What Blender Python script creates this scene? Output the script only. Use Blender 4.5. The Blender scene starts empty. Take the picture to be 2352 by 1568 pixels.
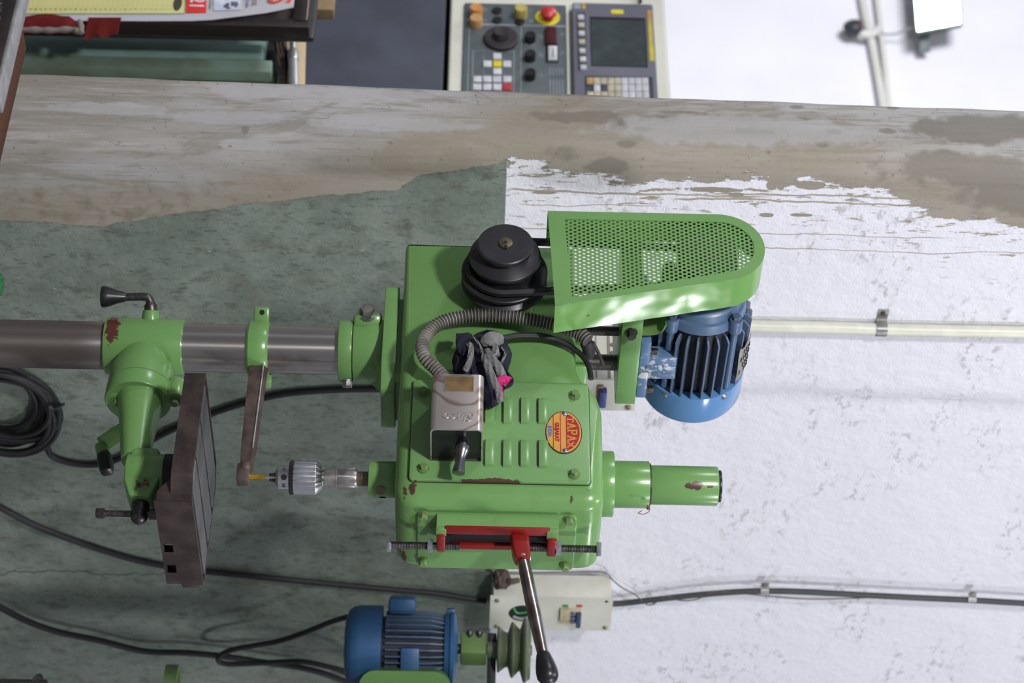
import bpy, bmesh, math, random
from mathutils import Vector, Matrix
random.seed(7)
sc = bpy.context.scene
COL = sc.collection
PI = math.pi

# ------------------------------------------------------------------ camera
FPX, W, H = 5000.0, 2352, 1568
ROLL, PITCH, DIST = 0.022, (1176 - 1090) / 5000.0, 3.3333
CAM = Vector((-0.02, -DIST, 0.55 + 1090 / 1500.0))
_f = Vector((0, math.cos(PITCH), math.sin(PITCH)))
_u = Vector((0, -math.sin(PITCH), math.cos(PITCH)))
_x = Vector((1, 0, 0))
_r = _u * math.cos(ROLL) - _x * math.sin(ROLL)      # right of the frame: up in the room
_d = _u * math.sin(ROLL) + _x * math.cos(ROLL)      # down in the frame: right in the room
cd = bpy.data.cameras.new('camera')
cam = bpy.data.objects.new('camera', cd)
COL.objects.link(cam)
cd.sensor_fit = 'HORIZONTAL'
cd.sensor_width = 36
cd.lens = 36 * FPX / W
cd.clip_start = 0.05
cd.clip_end = 60
m = Matrix((_r, -_d, -_f)).transposed().to_4x4()
m.translation = CAM
cam.matrix_world = m
cd.dof.use_dof = True
cd.dof.focus_distance = 3.2
cd.dof.aperture_fstop = 6.6
sc.camera = cam

# ------------------------------------------------------------------ world, lamps, exposure
sc.view_settings.view_transform = 'Standard'
sc.view_settings.look = 'None'
sc.view_settings.exposure = 0.0
sc.view_settings.gamma = 1.0
sc.view_settings.use_curve_mapping = False
wd = bpy.data.worlds.new('world')
sc.world = wd
wd.use_nodes = True
wd.node_tree.nodes['Background'].inputs[0].default_value = (0.86, 0.88, 1.0, 1)
wd.node_tree.nodes['Background'].inputs[1].default_value = 0.30


def area(name, loc, target, sx, sy, power, col=(1, 1, 1), spread=180):
    l = bpy.data.lights.new(name, 'AREA')
    l.shape = 'RECTANGLE'
    l.size, l.size_y = sx, sy
    l.energy = power
    l.color = col
    l.spread = math.radians(spread)
    o = bpy.data.objects.new(name, l)
    COL.objects.link(o)
    o.location = loc
    o.rotation_euler = (Vector(target) - Vector(loc)).to_track_quat('-Z', 'Y').to_euler()
    return o


TH = math.radians(-41.4)
LX = Vector((math.cos(TH), math.sin(TH), 0))         # room axis out of the wall (forward of the machine)
LY = Vector((-math.sin(TH), math.cos(TH), 0))        # room axis along the wall
area('flood_lamp_front', (-1.0, -4.0, 3.4), (0, 0, 1.3), 0.3, 0.3, 158, (1, 0.99, 0.97))
area('flood_lamp_side', (3.8, -1.7, 3.6), (0.2, 0.4, 1.4), 0.4, 0.4, 78, (0.96, 0.96, 1.0))
area('flood_lamp_left', (-3.6, -0.9, 3.0), (0, 0, 1.2), 0.3, 0.3, 34, (0.96, 0.97, 1.0))
area('flood_lamp_right', (3.6, 0.9, 3.0), (0, 0, 1.2), 0.3, 0.3, 16, (0.96, 0.97, 1.0))
area('fill_light_room', (-1.9, 0.6, 2.3), (-0.75, 1.5, 0.55), 0.3, 0.3, 7, (0.97, 0.98, 1.0), 75)  # unseen fill light, added to brighten the calendar and teal cupboard
area('fill_light_far', (-3.6, 2.4, 3.9), (-3.8, 5.6, 2.0), 1.6, 1.6, 300, (0.97, 0.97, 1.0))  # added area light out of view, whitens the far wall
area('tube_lamp_ceiling', (0.4, -1.0, 4.2), (0.3, 0.2, 1.0), 0.12, 1.3, 30, (0.93, 0.95, 1.0))

# ------------------------------------------------------------------ pixel to room helpers (room frame: x off the wall, y along it, z up)


def ray(px, py):
    return _f + _r * ((px - W / 2) / FPX) + _d * ((py - H / 2) / FPX)


def toR(p):
    return Vector((p.dot(LX), p.dot(LY), p.z))


def toW(p):
    p = Vector(p)
    return LX * p.x + LY * p.y + Vector((0, 0, p.z))


def hitR(px, py, n, d):
    R = ray(px, py)
    t = (d - CAM.dot(n)) / R.dot(n)
    return toR(CAM + R * t)


def PX(px, py, x): return hitR(px, py, LX, x)
def PY(px, py, y): return hitR(px, py, LY, y)
def PZ(px, py, z): return hitR(px, py, Vector((0, 0, 1)), z)
def PD(px, py, dep): return toR(CAM + ray(px, py) * dep)
def PW(px, py, wy): return hitR(px, py, Vector((0, 1, 0)), wy)

# ------------------------------------------------------------------ objects


def thing(name, label, cat, base=(0, 0, 0), group=None):
    o = bpy.data.objects.new(name, None)
    COL.objects.link(o)
    o.empty_display_size = 0.05
    o.location = toW(base)
    o.rotation_euler = (0, 0, TH)
    o['label'] = label
    o['category'] = cat
    if group:
        o['group'] = group
    return o


def tag(o, label, cat, group=None):
    o['label'] = label
    o['category'] = cat
    if group:
        o['group'] = group
    return o


BASE = {}


def rootbase(o):
    while o.parent:
        o = o.parent
    return toR(o.location)


def finish(bm, mat, ang=35, smooth=True):
    bmesh.ops.recalc_face_normals(bm, faces=bm.faces[:])
    me = bpy.data.meshes.new('mesh')
    if smooth:
        for f in bm.faces:
            f.smooth = True
        lim = math.radians(ang)
        for e in bm.edges:
            if len(e.link_faces) == 2:
                e.smooth = e.calc_face_angle(0) < lim
    bm.to_mesh(me)
    bm.free()
    for mm in (mat if isinstance(mat, (list, tuple)) else [mat]):
        me.materials.append(mm)
    return me


def obj(name, bm, mat, parent=None, label=None, ang=35, smooth=True):
    """link ONE mesh object; the mesh is written in room coordinates"""
    if parent is not None:
        b = rootbase(parent)
    else:
        xs = [v.co for v in bm.verts]
        b = Vector((sum(v.x for v in xs) / len(xs), sum(v.y for v in xs) / len(xs), min(v.z for v in xs)))
    for v in bm.verts:
        v.co -= b
    o = bpy.data.objects.new(name, finish(bm, mat, ang, smooth))
    COL.objects.link(o)
    if parent is not None:
        o.parent = parent
    else:
        o.location = toW(b)
        o.rotation_euler = (0, 0, TH)
    if label:
        o['label'] = label
    return o


def copy_part(src, parent, delta=(0, 0, 0)):
    c = src.copy()
    COL.objects.link(c)
    c.parent = parent
    c.location = src.location + Vector(delta)
    return c

# ------------------------------------------------------------------ bmesh shapes


def B(): return bmesh.new()


def loft(bm, rings, cap0=True, cap1=True, closed=True, mi=0):
    vr = [[bm.verts.new(p) for p in r] for r in rings]
    n = len(vr[0])
    for a, b in zip(vr, vr[1:]):
        for i in range(n if closed else n - 1):
            j = (i + 1) % n
            f = bm.faces.new((a[i], a[j], b[j], b[i]))
            f.material_index = mi
    if cap0:
        bm.faces.new(vr[0][::-1]).material_index = mi
    if cap1:
        bm.faces.new(vr[-1]).material_index = mi
    return vr


def basis(d):
    d = Vector(d).normalized()
    a = Vector((0, 0, 1)) if abs(d.z) < 0.9 else Vector((1, 0, 0))
    u = d.cross(a).normalized()
    return u, d.cross(u).normalized(), d


def lathe(bm, o, d, prof, n=32, phase=0.0, mi=0, cap=True):
    """prof: (distance along d, radius)"""
    u, v, d = basis(d)
    o = Vector(o)
    rings = []
    for t, r in prof:
        r = max(r, 1e-5)
        rings.append([o + d * t + (u * math.cos(2 * PI * k / n + phase) + v * math.sin(2 * PI * k / n + phase)) * r for k in range(n)])
    loft(bm, rings, cap, cap, mi=mi)


def cyl(bm, a, b, r0, r1=None, n=24, bev=0.0, phase=0.0, mi=0):
    a, b = Vector(a), Vector(b)
    L = (b - a).length
    r1 = r0 if r1 is None else r1
    if bev > 0:
        lathe(bm, a, b - a, [(0, r0 - bev), (bev * .3, r0 - bev * .3), (bev, r0), (L - bev, r1), (L - bev * .3, r1 - bev * .3), (L, r1 - bev)], n, phase, mi)
    else:
        lathe(bm, a, b - a, [(0, r0), (L, r1)], n, phase, mi)


def box(bm, lo, hi, bev=0.0, seg=2, mi=0):
    lo, hi = Vector(lo), Vector(hi)
    lo, hi = Vector([min(a, b) for a, b in zip(lo, hi)]), Vector([max(a, b) for a, b in zip(lo, hi)])
    vs = [bm.verts.new((x, y, z)) for x in (lo.x, hi.x) for y in (lo.y, hi.y) for z in (lo.z, hi.z)]
    fs = [bm.faces.new([vs[i] for i in q]) for q in ((0, 1, 3, 2), (4, 6, 7, 5), (0, 4, 5, 1), (2, 3, 7, 6), (0, 2, 6, 4), (1, 5, 7, 3))]
    for f in fs:
        f.material_index = mi
    if bev > 0:
        es = list({e for f in fs for e in f.edges})
        r = bmesh.ops.bevel(bm, geom=es, offset=bev, segments=seg, affect='EDGES', profile=0.5)
        for f in r['faces']:
            f.material_index = mi


def obox(bm, c, ax, ay, az, hx, hy, hz, bev=0.0, mi=0):
    """oriented box"""
    t = bmesh.new()
    box(t, (-hx, -hy, -hz), (hx, hy, hz), bev)
    M = Matrix((Vector(ax).normalized(), Vector(ay).normalized(), Vector(az).normalized())).transposed()
    vm = {}
    for v in t.verts:
        vm[v] = bm.verts.new(Vector(c) + M @ v.co)
    for f in t.faces:
        bm.faces.new([vm[v] for v in f.verts]).material_index = mi
    t.free()


def bar(bm, a, b, wu, wv, up=(0, 0, 1), bev=0.0, mi=0):
    a, b = Vector(a), Vector(b)
    d = (b - a).normalized()
    s = d.cross(Vector(up)).normalized()
    u = s.cross(d).normalized()
    obox(bm, (a + b) / 2, d, s, u, (b - a).length / 2, wu / 2, wv / 2, bev, mi)


def spline(pts, n=8):
    P = [Vector(p) for p in pts]
    P = [P[0] * 2 - P[1]] + P + [P[-1] * 2 - P[-2]]
    out = []
    for i in range(1, len(P) - 2):
        for k in range(n):
            t = k / n
            a, b, c, d = P[i - 1], P[i], P[i + 1], P[i + 2]
            out.append(0.5 * ((2 * b) + (c - a) * t + (2 * a - 5 * b + 4 * c - d) * t * t + (3 * b - a - 3 * c + d) * t ** 3))
    out.append(P[-2].copy())
    return out


def tube(bm, pts, r, n=10, rf=None, cap=True, closed=False, mi=0):
    pts = [Vector(p) for p in pts]
    N = len(pts)
    rings = []
    prev = None
    for i, p in enumerate(pts):
        if closed:
            d = (pts[(i + 1) % N] - pts[i - 1])
        else:
            d = pts[min(i + 1, N - 1)] - pts[max(i - 1, 0)]
        d = d.normalized() if d.length > 1e-9 else Vector((0, 0, 1))
        if prev is None:
            u = basis(d)[0]
        else:
            u = (prev - d * prev.dot(d))
            u = u.normalized() if u.length > 1e-6 else basis(d)[0]
        prev = u
        v = d.cross(u)
        rr = rf(i / max(1, N - 1), i) if rf else r
        rings.append([p + (u * math.cos(2 * PI * k / n) + v * math.sin(2 * PI * k / n)) * rr for k in range(n)])
    if closed:
        rings.append(rings[0])
        t = bmesh.new()
        vr = [[bm.verts.new(q) for q in R] for R in rings[:-1]]
        t.free()
        for a in range(N):
            A, Bq = vr[a], vr[(a + 1) % N]
            for i in range(n):
                j = (i + 1) % n
                bm.faces.new((A[i], A[j], Bq[j], Bq[i])).material_index = mi
    else:
        loft(bm, rings, cap, cap, mi=mi)


def resample(pts, step):
    out = [pts[0].copy()]
    acc = 0
    for a, b in zip(pts, pts[1:]):
        L = (b - a).length
        if L < 1e-9:
            continue
        t = step - acc
        while t <= L:
            out.append(a + (b - a) * (t / L))
            t += step
        acc = (acc + L) % step
    return out


def ball(bm, c, r, sx=1, sy=1, sz=1, n=16, mi=0):
    g = bmesh.ops.create_uvsphere(bm, u_segments=n, v_segments=max(6, n * 2 // 3), radius=r)
    for v in g['verts']:
        v.co = Vector((v.co.x * sx, v.co.y * sy, v.co.z * sz)) + Vector(c)
    for f in {f for v in g['verts'] for f in v.link_faces}:
        f.material_index = mi


def rrect(u0, v0, u1, v1, r, n=5):
    """rounded rectangle, counter-clockwise"""
    out = []
    for cx, cy, a0 in ((u1 - r, v1 - r, 0), (u0 + r, v1 - r, 90), (u0 + r, v0 + r, 180), (u1 - r, v0 + r, 270)):
        for k in range(n + 1):
            a = math.radians(a0 + 90 * k / n)
            out.append((cx + r * math.cos(a), cy + r * math.sin(a)))
    return out


def round_poly(P, rad, n=5):
    """fillet the corners of a 2D polygon; rad scalar or per corner"""
    out = []
    N = len(P)
    for i in range(N):
        p = Vector(P[i]).to_2d()
        a = Vector(P[i - 1]).to_2d() - p
        b = Vector(P[(i + 1) % N]).to_2d() - p
        r = rad[i] if isinstance(rad, (list, tuple)) else rad
        if r <= 1e-6:
            out.append((p.x, p.y))
            continue
        ta, tb = a.normalized(), b.normalized()
        ang = math.acos(max(-1, min(1, ta.dot(tb))))
        t = min(r / math.tan(ang / 2), a.length * .49, b.length * .49)
        p0, p1 = p + ta * t, p + tb * t
        for k in range(n + 1):
            s = k / n
            q = p0 * (1 - s) ** 2 + p * 2 * s * (1 - s) + p1 * s * s
            out.append((q.x, q.y))
    return out


def norm2(P):
    N = len(P)
    out = []
    for i in range(N):
        a, b = P[i - 1], P[(i + 1) % N]
        t = Vector((b[0] - a[0], b[1] - a[1]))
        t = t.normalized() if t.length > 1e-9 else Vector((1, 0))
        out.append((t.y, -t.x))      # outward for counter-clockwise
    return out


def offset_poly(P, d):
    nn = norm2(P)
    return [(p[0] + n[0] * d, p[1] + n[1] * d) for p, n in zip(P, nn)]


def pillow(bm, P, fm, w0, w1, ins0=0.0, ins1=0.002, dep=None, seg=3, mi=0):
    """extrude polygon P (ccw, uv) from w0 to w1 through fm(u,v,w); rounded edges of inset ins (scalar or per vertex)"""
    nn = norm2(P)
    N = len(P)

    def ring(ins, k, w):
        q = []
        for i in range(N):
            r = ins[i] if isinstance(ins, (list, tuple)) else ins
            q.append(fm(P[i][0] - nn[i][0] * r * k, P[i][1] - nn[i][1] * r * k, w))
        return q
    rings = []
    sgn = 1 if w1 > w0 else -1
    if ins0:
        d0 = dep if dep else (max(ins0) if isinstance(ins0, (list, tuple)) else ins0)
        for k in range(seg):
            a = PI / 2 * k / seg
            rings.append(ring(ins0, 1 - math.sin(a), w0 + sgn * d0 * (1 - math.cos(a))))
        rings.append(ring(0, 0, w0 + sgn * d0))
    else:
        rings.append(ring(0, 0, w0))
    if ins1:
        d1 = dep if dep else (max(ins1) if isinstance(ins1, (list, tuple)) else ins1)
        rings.append(ring(0, 0, w1 - sgn * d1))
        for k in range(1, seg + 1):
            a = PI / 2 * k / seg
            rings.append(ring(ins1, 1 - math.cos(a), w1 - sgn * d1 * (1 - math.sin(a))))
    else:
        rings.append(ring(0, 0, w1))
    loft(bm, rings, mi=mi)


def side(u, v, w): return Vector((u, w, v))       # u = x, v = z, w = y   (faces seen along y)
def front(u, v, w): return Vector((w, u, v))      # u = y, v = z, w = x
def flat(u, v, w): return Vector((u, v, w))       # u = x, v = y, w = z


def frame(bm, Po, Pi, fm, w0, w1, mi=0):
    """plate with a hole: outer and inner loops have the same number of points"""
    n = len(Po)
    v = [[bm.verts.new(fm(p[0], p[1], w)) for p in P] for P, w in ((Po, w0), (Po, w1), (Pi, w1), (Pi, w0))]
    for a in range(4):
        A, C = v[a], v[(a + 1) % 4]
        for i in range(n):
            j = (i + 1) % n
            bm.faces.new((A[i], A[j], C[j], C[i])).material_index = mi


def hexbolt(bm, c, d, r, h, washer=True, n=6):
    d = Vector(d).normalized()
    c = Vector(c)
    t = 0
    if washer:
        cyl(bm, c, c + d * h * .25, r * 1.35, n=18)
        t = h * .25
    lathe(bm, c + d * t, d, [(0, r), (h * .8, r), (h, r * .86)], n, random.random())


def text_mesh(s, size, fm, w, ex=0.0004, cx=True, sx=1.0, shear=0.0, bold=0.0):
    cu = bpy.data.curves.new('t', 'FONT')
    cu.body = s
    cu.size = size
    cu.align_x = 'CENTER' if cx else 'LEFT'
    cu.align_y = 'CENTER'
    cu.extrude = ex
    cu.offset = bold
    cu.shear = shear
    cu.resolution_u = 3
    o = bpy.data.objects.new('t', cu)
    me = bpy.data.meshes.new_from_object(o)
    bm = bmesh.new()
    bm.from_mesh(me)
    for v in bm.verts:
        v.co = fm(v.co.x * sx, v.co.y, w + v.co.z)
    bpy.data.objects.remove(o)
    bpy.data.curves.remove(cu)
    bpy.data.meshes.remove(me)
    return bm

# ------------------------------------------------------------------ materials


class NT:
    def __init__(s, name):
        s.m = bpy.data.materials.new(name)
        s.m.use_nodes = True
        s.t = s.m.node_tree
        s.b = s.t.nodes['Principled BSDF']
        s.co = s.t.nodes.new('ShaderNodeTexCoord').outputs['Object']

    def n(s, k): return s.t.nodes.new(k)
    def l(s, a, b): s.t.links.new(a, b)

    def sock(s, i, v):
        if hasattr(v, 'is_output'):
            s.l(v, i)
        else:
            i.default_value = v

    def math(s, op, a, b=None, c=None, clamp=False):
        n = s.n('ShaderNodeMath')
        n.operation = op
        n.use_clamp = clamp
        s.sock(n.inputs[0], a)
        if b is not None:
            s.sock(n.inputs[1], b)
        if c is not None:
            s.sock(n.inputs[2], c)
        return n.outputs[0]

    def scale(s, vec, sc_, off=(0, 0, 0)):
        n = s.n('ShaderNodeMapping')
        s.l(vec, n.inputs[0])
        n.inputs['Scale'].default_value = sc_
        n.inputs['Location'].default_value = off
        return n.outputs[0]

    def noise(s, scale, detail=3, vec=None, rough=0.55, dist=0.0):
        n = s.n('ShaderNodeTexNoise')
        s.l(vec if vec is not None else s.co, n.inputs['Vector'])
        n.inputs['Scale'].default_value = scale
        n.inputs['Detail'].default_value = detail
        n.inputs['Roughness'].default_value = rough
        n.inputs['Distortion'].default_value = dist
        return n.outputs['Fac']

    def step(s, v, lo, hi):
        n = s.n('ShaderNodeMapRange')
        n.interpolation_type = 'SMOOTHSTEP'
        s.sock(n.inputs[0], v)
        n.inputs[1].default_value = lo
        n.inputs[2].default_value = hi
        return n.outputs[0]

    def mix(s, f, a, b):
        n = s.n('ShaderNodeMix')
        n.data_type = 'RGBA'
        s.sock(n.inputs[0], f)
        for i, v in ((6, a), (7, b)):
            if hasattr(v, 'is_output'):
                s.l(v, n.inputs[i])
            else:
                n.inputs[i].default_value = (*v, 1)
        return n.outputs[2]

    def bump(s, h, strength=0.3, dist=0.002):
        n = s.n('ShaderNodeBump')
        n.inputs['Strength'].default_value = strength
        n.inputs['Distance'].default_value = dist
        s.l(h, n.inputs['Height'])
        s.l(n.outputs[0], s.b.inputs['Normal'])

    def spots(s, lst, warp=0.25, nscale=60, soft=0.25):
        """lst of (centre, half sizes) in object coordinates -> mask 0..1"""
        nz = s.math('MULTIPLY', s.math('SUBTRACT', s.noise(nscale, 4), 0.5), 2 * warp * 2)
        out = None
        for c, h in lst:
            mp = s.n('ShaderNodeMapping')
            mp.vector_type = 'TEXTURE'
            s.l(s.co, mp.inputs[0])
            mp.inputs['Location'].default_value = c
            mp.inputs['Scale'].default_value = h
            ln = s.n('ShaderNodeVectorMath')
            ln.operation = 'LENGTH'
            s.l(mp.outputs[0], ln.inputs[0])
            v = ln.outputs['Value']
            out = v if out is None else s.math('MINIMUM', out, v)
        out = s.math('ADD', out, nz)
        return s.math('SUBTRACT', 1.0, s.step(out, 1 - soft, 1 + soft * .2))


def mat(name, col, rough=0.5, metal=0.0, var=0.12, vscale=30, col2=None, bump=0.0, bscale=200, stretch=None, spec=0.5, coat=0.0):
    t = NT(name)
    vec = t.scale(t.co, stretch) if stretch else t.co
    n = t.noise(vscale, 3, vec)
    c2 = col2 if col2 else tuple(c * (1 - var * 2.2) for c in col)
    t.l(t.mix(t.step(n, 0.3, 0.72), c2, col), t.b.inputs['Base Color'])
    t.b.inputs['Metallic'].default_value = metal
    t.b.inputs['Specular IOR Level'].default_value = spec
    t.b.inputs['Coat Weight'].default_value = coat
    r = t.n('ShaderNodeMapRange')
    t.l(n, r.inputs[0])
    r.inputs[3].default_value = max(0, rough - 0.06)
    r.inputs[4].default_value = min(1, rough + 0.1)
    t.l(r.outputs[0], t.b.inputs['Roughness'])
    if bump:
        t.bump(t.noise(bscale, 4, vec), bump, 0.001)
    return t.m


def paint(name, col, chip=(0.075, 0.035, 0.025), amount=0.30, spots=None, rough=0.26, chips=0.0, bump=0.05, bscale=240, bdist=.0006):
    """gloss machine enamel with chips down to the primer and a few scuffs"""
    t = NT(name)
    big = t.noise(9, 2)
    c = t.mix(big, tuple(x * .88 for x in col), tuple(min(1, x * 1.06) for x in col))
    sp = t.step(t.noise(95, 4), 0.735 - chips, 0.76 - chips)
    sp2 = t.math('MULTIPLY', sp, t.step(t.noise(13, 2), 0.50, 0.62))
    grime = t.math('MULTIPLY', t.step(t.noise(26, 4), 0.55, 0.85), amount)
    c = t.mix(grime, c, tuple(x * .45 for x in col))
    c = t.mix(sp2, c, chip)
    if spots:
        c = t.mix(t.spots(spots, .45, 130), c, chip)
    t.l(c, t.b.inputs['Base Color'])
    rr = t.math('MULTIPLY_ADD', t.noise(35, 3), 0.16, rough - .08)
    t.l(rr, t.b.inputs['Roughness'])
    t.bump(t.noise(bscale, 2), bump, bdist)
    return t.m


GRN = (0.148, 0.305, 0.096)
M = {}
M['green'] = paint('green_enamel', GRN)
M['green_worn'] = paint('green_enamel_worn', GRN, chips=0.045)
M['green_olive'] = paint('green_enamel_dull', (0.13, 0.22, 0.07), rough=.5)
M['blue'] = paint('blue_enamel', (0.085, 0.21, 0.44), chip=(.03, .03, .04), rough=.38, chips=.01)
M['blue_bell'] = paint('blue_enamel_end_bell', (0.080, 0.135, 0.235), chip=(.03, .025, .03), amount=.6, rough=.35, chips=.03)
M['blue_dirty'] = paint('blue_enamel_greasy', (0.078, 0.115, 0.185), chip=(.02, .018, .02), amount=.8, rough=.45, chips=.05)
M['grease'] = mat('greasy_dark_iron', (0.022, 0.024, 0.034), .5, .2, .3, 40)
M['black'] = mat('black_plastic', (0.012, 0.012, 0.015), .32, 0, .1)
M['rubber'] = mat('black_rubber', (0.013, 0.013, 0.016), .6, 0, .15)
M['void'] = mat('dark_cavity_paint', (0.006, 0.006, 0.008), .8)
M['steel'] = mat('worn_steel', (0.42, 0.40, 0.385), .34, .9, .18, 60, bump=.1)
M['bolt'] = mat('zinc_bolt', (0.52, 0.55, 0.58), .3, .9, .12, 90)
M['chrome'] = mat('polished_steel', (0.66, 0.66, 0.68), .2, 1.0, .06, 60)
M['thread'] = mat('oiled_thread_steel', (0.13, 0.12, 0.12), .38, .9, .2, 200)
M['iron'] = mat('pulley_iron', (0.034, 0.033, 0.040), .36, .3, .15, 20)
M['gold'] = mat('gilded_tap_steel', (0.60, 0.40, 0.06), .3, .9, .15, 80)
M['brass'] = mat('dull_brass', (0.20, 0.17, 0.11), .4, .8, .2, 80)
M['red'] = paint('red_enamel', (0.22, 0.010, 0.009), chip=(.35, .33, .3), rough=.3, chips=.01)
M['table'] = mat('brown_primed_iron', (0.066, 0.047, 0.042), .42, .25, .25, 26, col2=(.034, .023, .023), bump=.25, bscale=150)
M['tabletop'] = mat('machined_iron', (0.150, 0.148, 0.155), .4, .6, .15, 18)
M['hose'] = mat('dusty_hose', (0.30, 0.29, 0.25), .55, .15, .25, 50, col2=(.12, .11, .10))
M['hosevalley'] = mat('hose_valley', (0.05, 0.048, 0.045), .7)


def column_steel():
    t = NT('ground_column_steel')
    st = t.noise(60, 3, t.scale(t.co, (1, 1, .06)))
    rust = t.step(t.noise(18, 4, t.scale(t.co, (1, 1, .5))), .5, .75)
    sep = t.n('ShaderNodeSeparateXYZ')
    t.l(t.co, sep.inputs[0])
    low = t.math('SUBTRACT', 1.0, t.step(t.math('ADD', sep.outputs[2], t.math('MULTIPLY', st, .06)), .70, .80))
    c = t.mix(st, (0.30, 0.275, 0.265), (0.44, 0.42, 0.41))
    c = t.mix(rust, c, (0.20, 0.15, 0.13))
    c = t.mix(low, c, (0.105, 0.085, 0.082))
    t.l(c, t.b.inputs['Base Color'])
    t.l(t.math('MULTIPLY_ADD', low, -.5, .88), t.b.inputs['Metallic'])
    t.l(t.math('MULTIPLY_ADD', low, .35, .25), t.b.inputs['Roughness'])
    t.bump(st, .10, .0006)
    tg = t.n('ShaderNodeTangent')
    tg.direction_type = 'RADIAL'
    tg.axis = 'Z'
    t.l(tg.outputs[0], t.b.inputs['Tangent'])
    t.b.inputs['Anisotropic'].default_value = .85
    t.b.inputs['Anisotropic Rotation'].default_value = .25
    return t.m


M['column'] = column_steel()

# ================================================================== THE SETTING
YA = -0.045                     # corner of the wall beside the opening
XW = -0.40                      # face of the wall
MARK = {}


def wall_mat():
    t = NT('distempered_wall')
    at = t.n('ShaderNodeAttribute')
    at.attribute_name = 'cement'
    d = at.outputs['Fac']
    sep = t.n('ShaderNodeSeparateXYZ')
    t.l(t.co, sep.inputs[0])
    z = sep.outputs[2]
    zl = 1.3235 - WBASE.z
    # --- the two distempers
    grn = t.step(z, zl + .001, zl - .001)
    st = t.scale(t.co, (1, 1, .30))
    blot = t.noise(6, 5, rough=.65)
    g = t.mix(t.step(blot, .34, .66), (.150, .182, .155), (.215, .250, .218))
    mid = t.step(t.noise(34, 6, t.scale(t.co, (1, 1, .6)), rough=.72), .50, .66)
    g = t.mix(t.math('MULTIPLY', mid, .60), g, (.070, .078, .062))
    ck_ = t.math('ABSOLUTE', t.math('SUBTRACT', t.math('ADD', sep.outputs[1], t.math('MULTIPLY', t.math('SUBTRACT', t.noise(5, 6, t.scale(t.co, (0, 0, 1)), rough=.65), .5), .16)), MARK['dadocrack']))
    ck_ = t.math('MULTIPLY', t.math('LESS_THAN', ck_, t.math('MULTIPLY', t.noise(12, 3, t.scale(t.co, (0, 0, 1))), .0042)), t.step(z, .78, .70))
    fine = t.step(t.noise(120, 4, st, rough=.7), .56, .68)
    g = t.mix(t.math('MULTIPLY', fine, .62), g, (.045, .055, .043))
    tan = t.step(t.noise(11, 5, t.scale(t.co, (1, 1, .8), (2, 7, 3)), rough=.7), .52, .68)
    g = t.mix(t.math('MULTIPLY', tan, .42), g, (.130, .118, .090))
    lite = t.step(t.noise(16, 5, t.scale(t.co, (1, 1, .7), (9, 1, 4)), rough=.7), .55, .72)
    g = t.mix(t.math('MULTIPLY', lite, .40), g, (.270, .298, .262))
    gl = t.step(t.noise(45, 5, t.scale(t.co, (1, 1, .35), (3, 1, 2)), rough=.7), .655, .70)
    g = t.mix(t.math('MULTIPLY', gl, .7), g, (.05, .048, .038))
    flick = t.step(t.noise(60, 2, t.scale(t.co, (1, 1, .3), (7, 3, 5))), .74, .77)
    g = t.mix(flick, g, (.40, .38, .35))
    g = t.mix(t.math('MULTIPLY', ck_, .8), g, (.04, .05, .04))
    scuff = t.step(t.noise(58, 6, t.scale(t.co, (1, .55, 1)), rough=.75), .525, .60)
    patch = t.step(t.noise(7, 3, t.scale(t.co, (1, .5, 1.4), (2, 5, 1))), .49, .63)
    w = t.mix(t.noise(5, 2), (.690, .685, .745), (.745, .742, .800))
    w = t.mix(t.math('MULTIPLY', t.math('MULTIPLY', scuff, patch), .60), w, (.36, .335, .33))
    flakezone = t.step(d, -.27, -.03)
    streak = t.scale(t.co, (1, 1, .22))
    flake = t.step(t.math('ADD', t.noise(80, 6, streak, rough=.7), t.math('MULTIPLY', t.step(d, -.20, .0), .075)), .632, .662)
    w = t.mix(t.math('MULTIPLY', flake, flakezone), w, (.30, .265, .205))
    # long settlement cracks in the thin distemper near the patch
    yv_ = sep.outputs[1]
    wob = t.math('MULTIPLY', t.math('SUBTRACT', t.noise(2.6, 6, t.scale(t.co, (0, 0, 1)), rough=.62), .5), .050)
    wob2 = t.math('MULTIPLY', t.math('SUBTRACT', t.noise(3.4, 6, t.scale(t.co, (0, 0, 1), (0, 0, 7)), rough=.6), .5), .045)
    crack = None
    for cy_, wb, wd_, lo, hi in MARK['crack']:
        dd_ = t.math('ABSOLUTE', t.math('SUBTRACT', t.math('ADD', yv_, wb and (wob if wb == 1 else wob2)), cy_))
        wv = t.math('MULTIPLY', t.noise(9, 4, t.scale(t.co, (0, .3, 1), (cy_ * 9, 0, 0))), wd_ * 2)
        k_ = t.math('LESS_THAN', dd_, wv)
        k_ = t.math('MULTIPLY', k_, t.math('MULTIPLY', t.step(z, lo, lo + .02), t.step(z, hi, hi - .05)))
        crack = k_ if crack is None else t.math('MAXIMUM', crack, k_)
    w = t.mix(t.math('MULTIPLY', crack, .9), w, (.31, .27, .20))
    dis = t.mix(grn, w, g)
    # --- cement render
    sn = t.noise(16, 5, t.scale(t.co, (1, 1, .16)), rough=.6)
    big = t.noise(3.2, 4, t.scale(t.co, (1, 1, .5), (1, 2, 3)), dist=.6)
    c = t.mix(t.step(big, .40, .60), (.270, .250, .220), (.385, .375, .375))
    c = t.mix(t.math('MULTIPLY', t.step(sn, .46, .72), .5), c, (.215, .195, .165))
    c = t.mix(t.math('MULTIPLY', t.step(t.noise(30, 4, t.scale(t.co, (1, 1, .2), (5, 5, 5))), .5, .75), .45), c, (.42, .41, .42))
    c = t.mix(t.math('MULTIPLY', t.step(t.noise(85, 5, t.scale(t.co, (1, 1, .06), (3, 3, 9)), rough=.65), .50, .64), .40), c, (.46, .445, .44))
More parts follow.
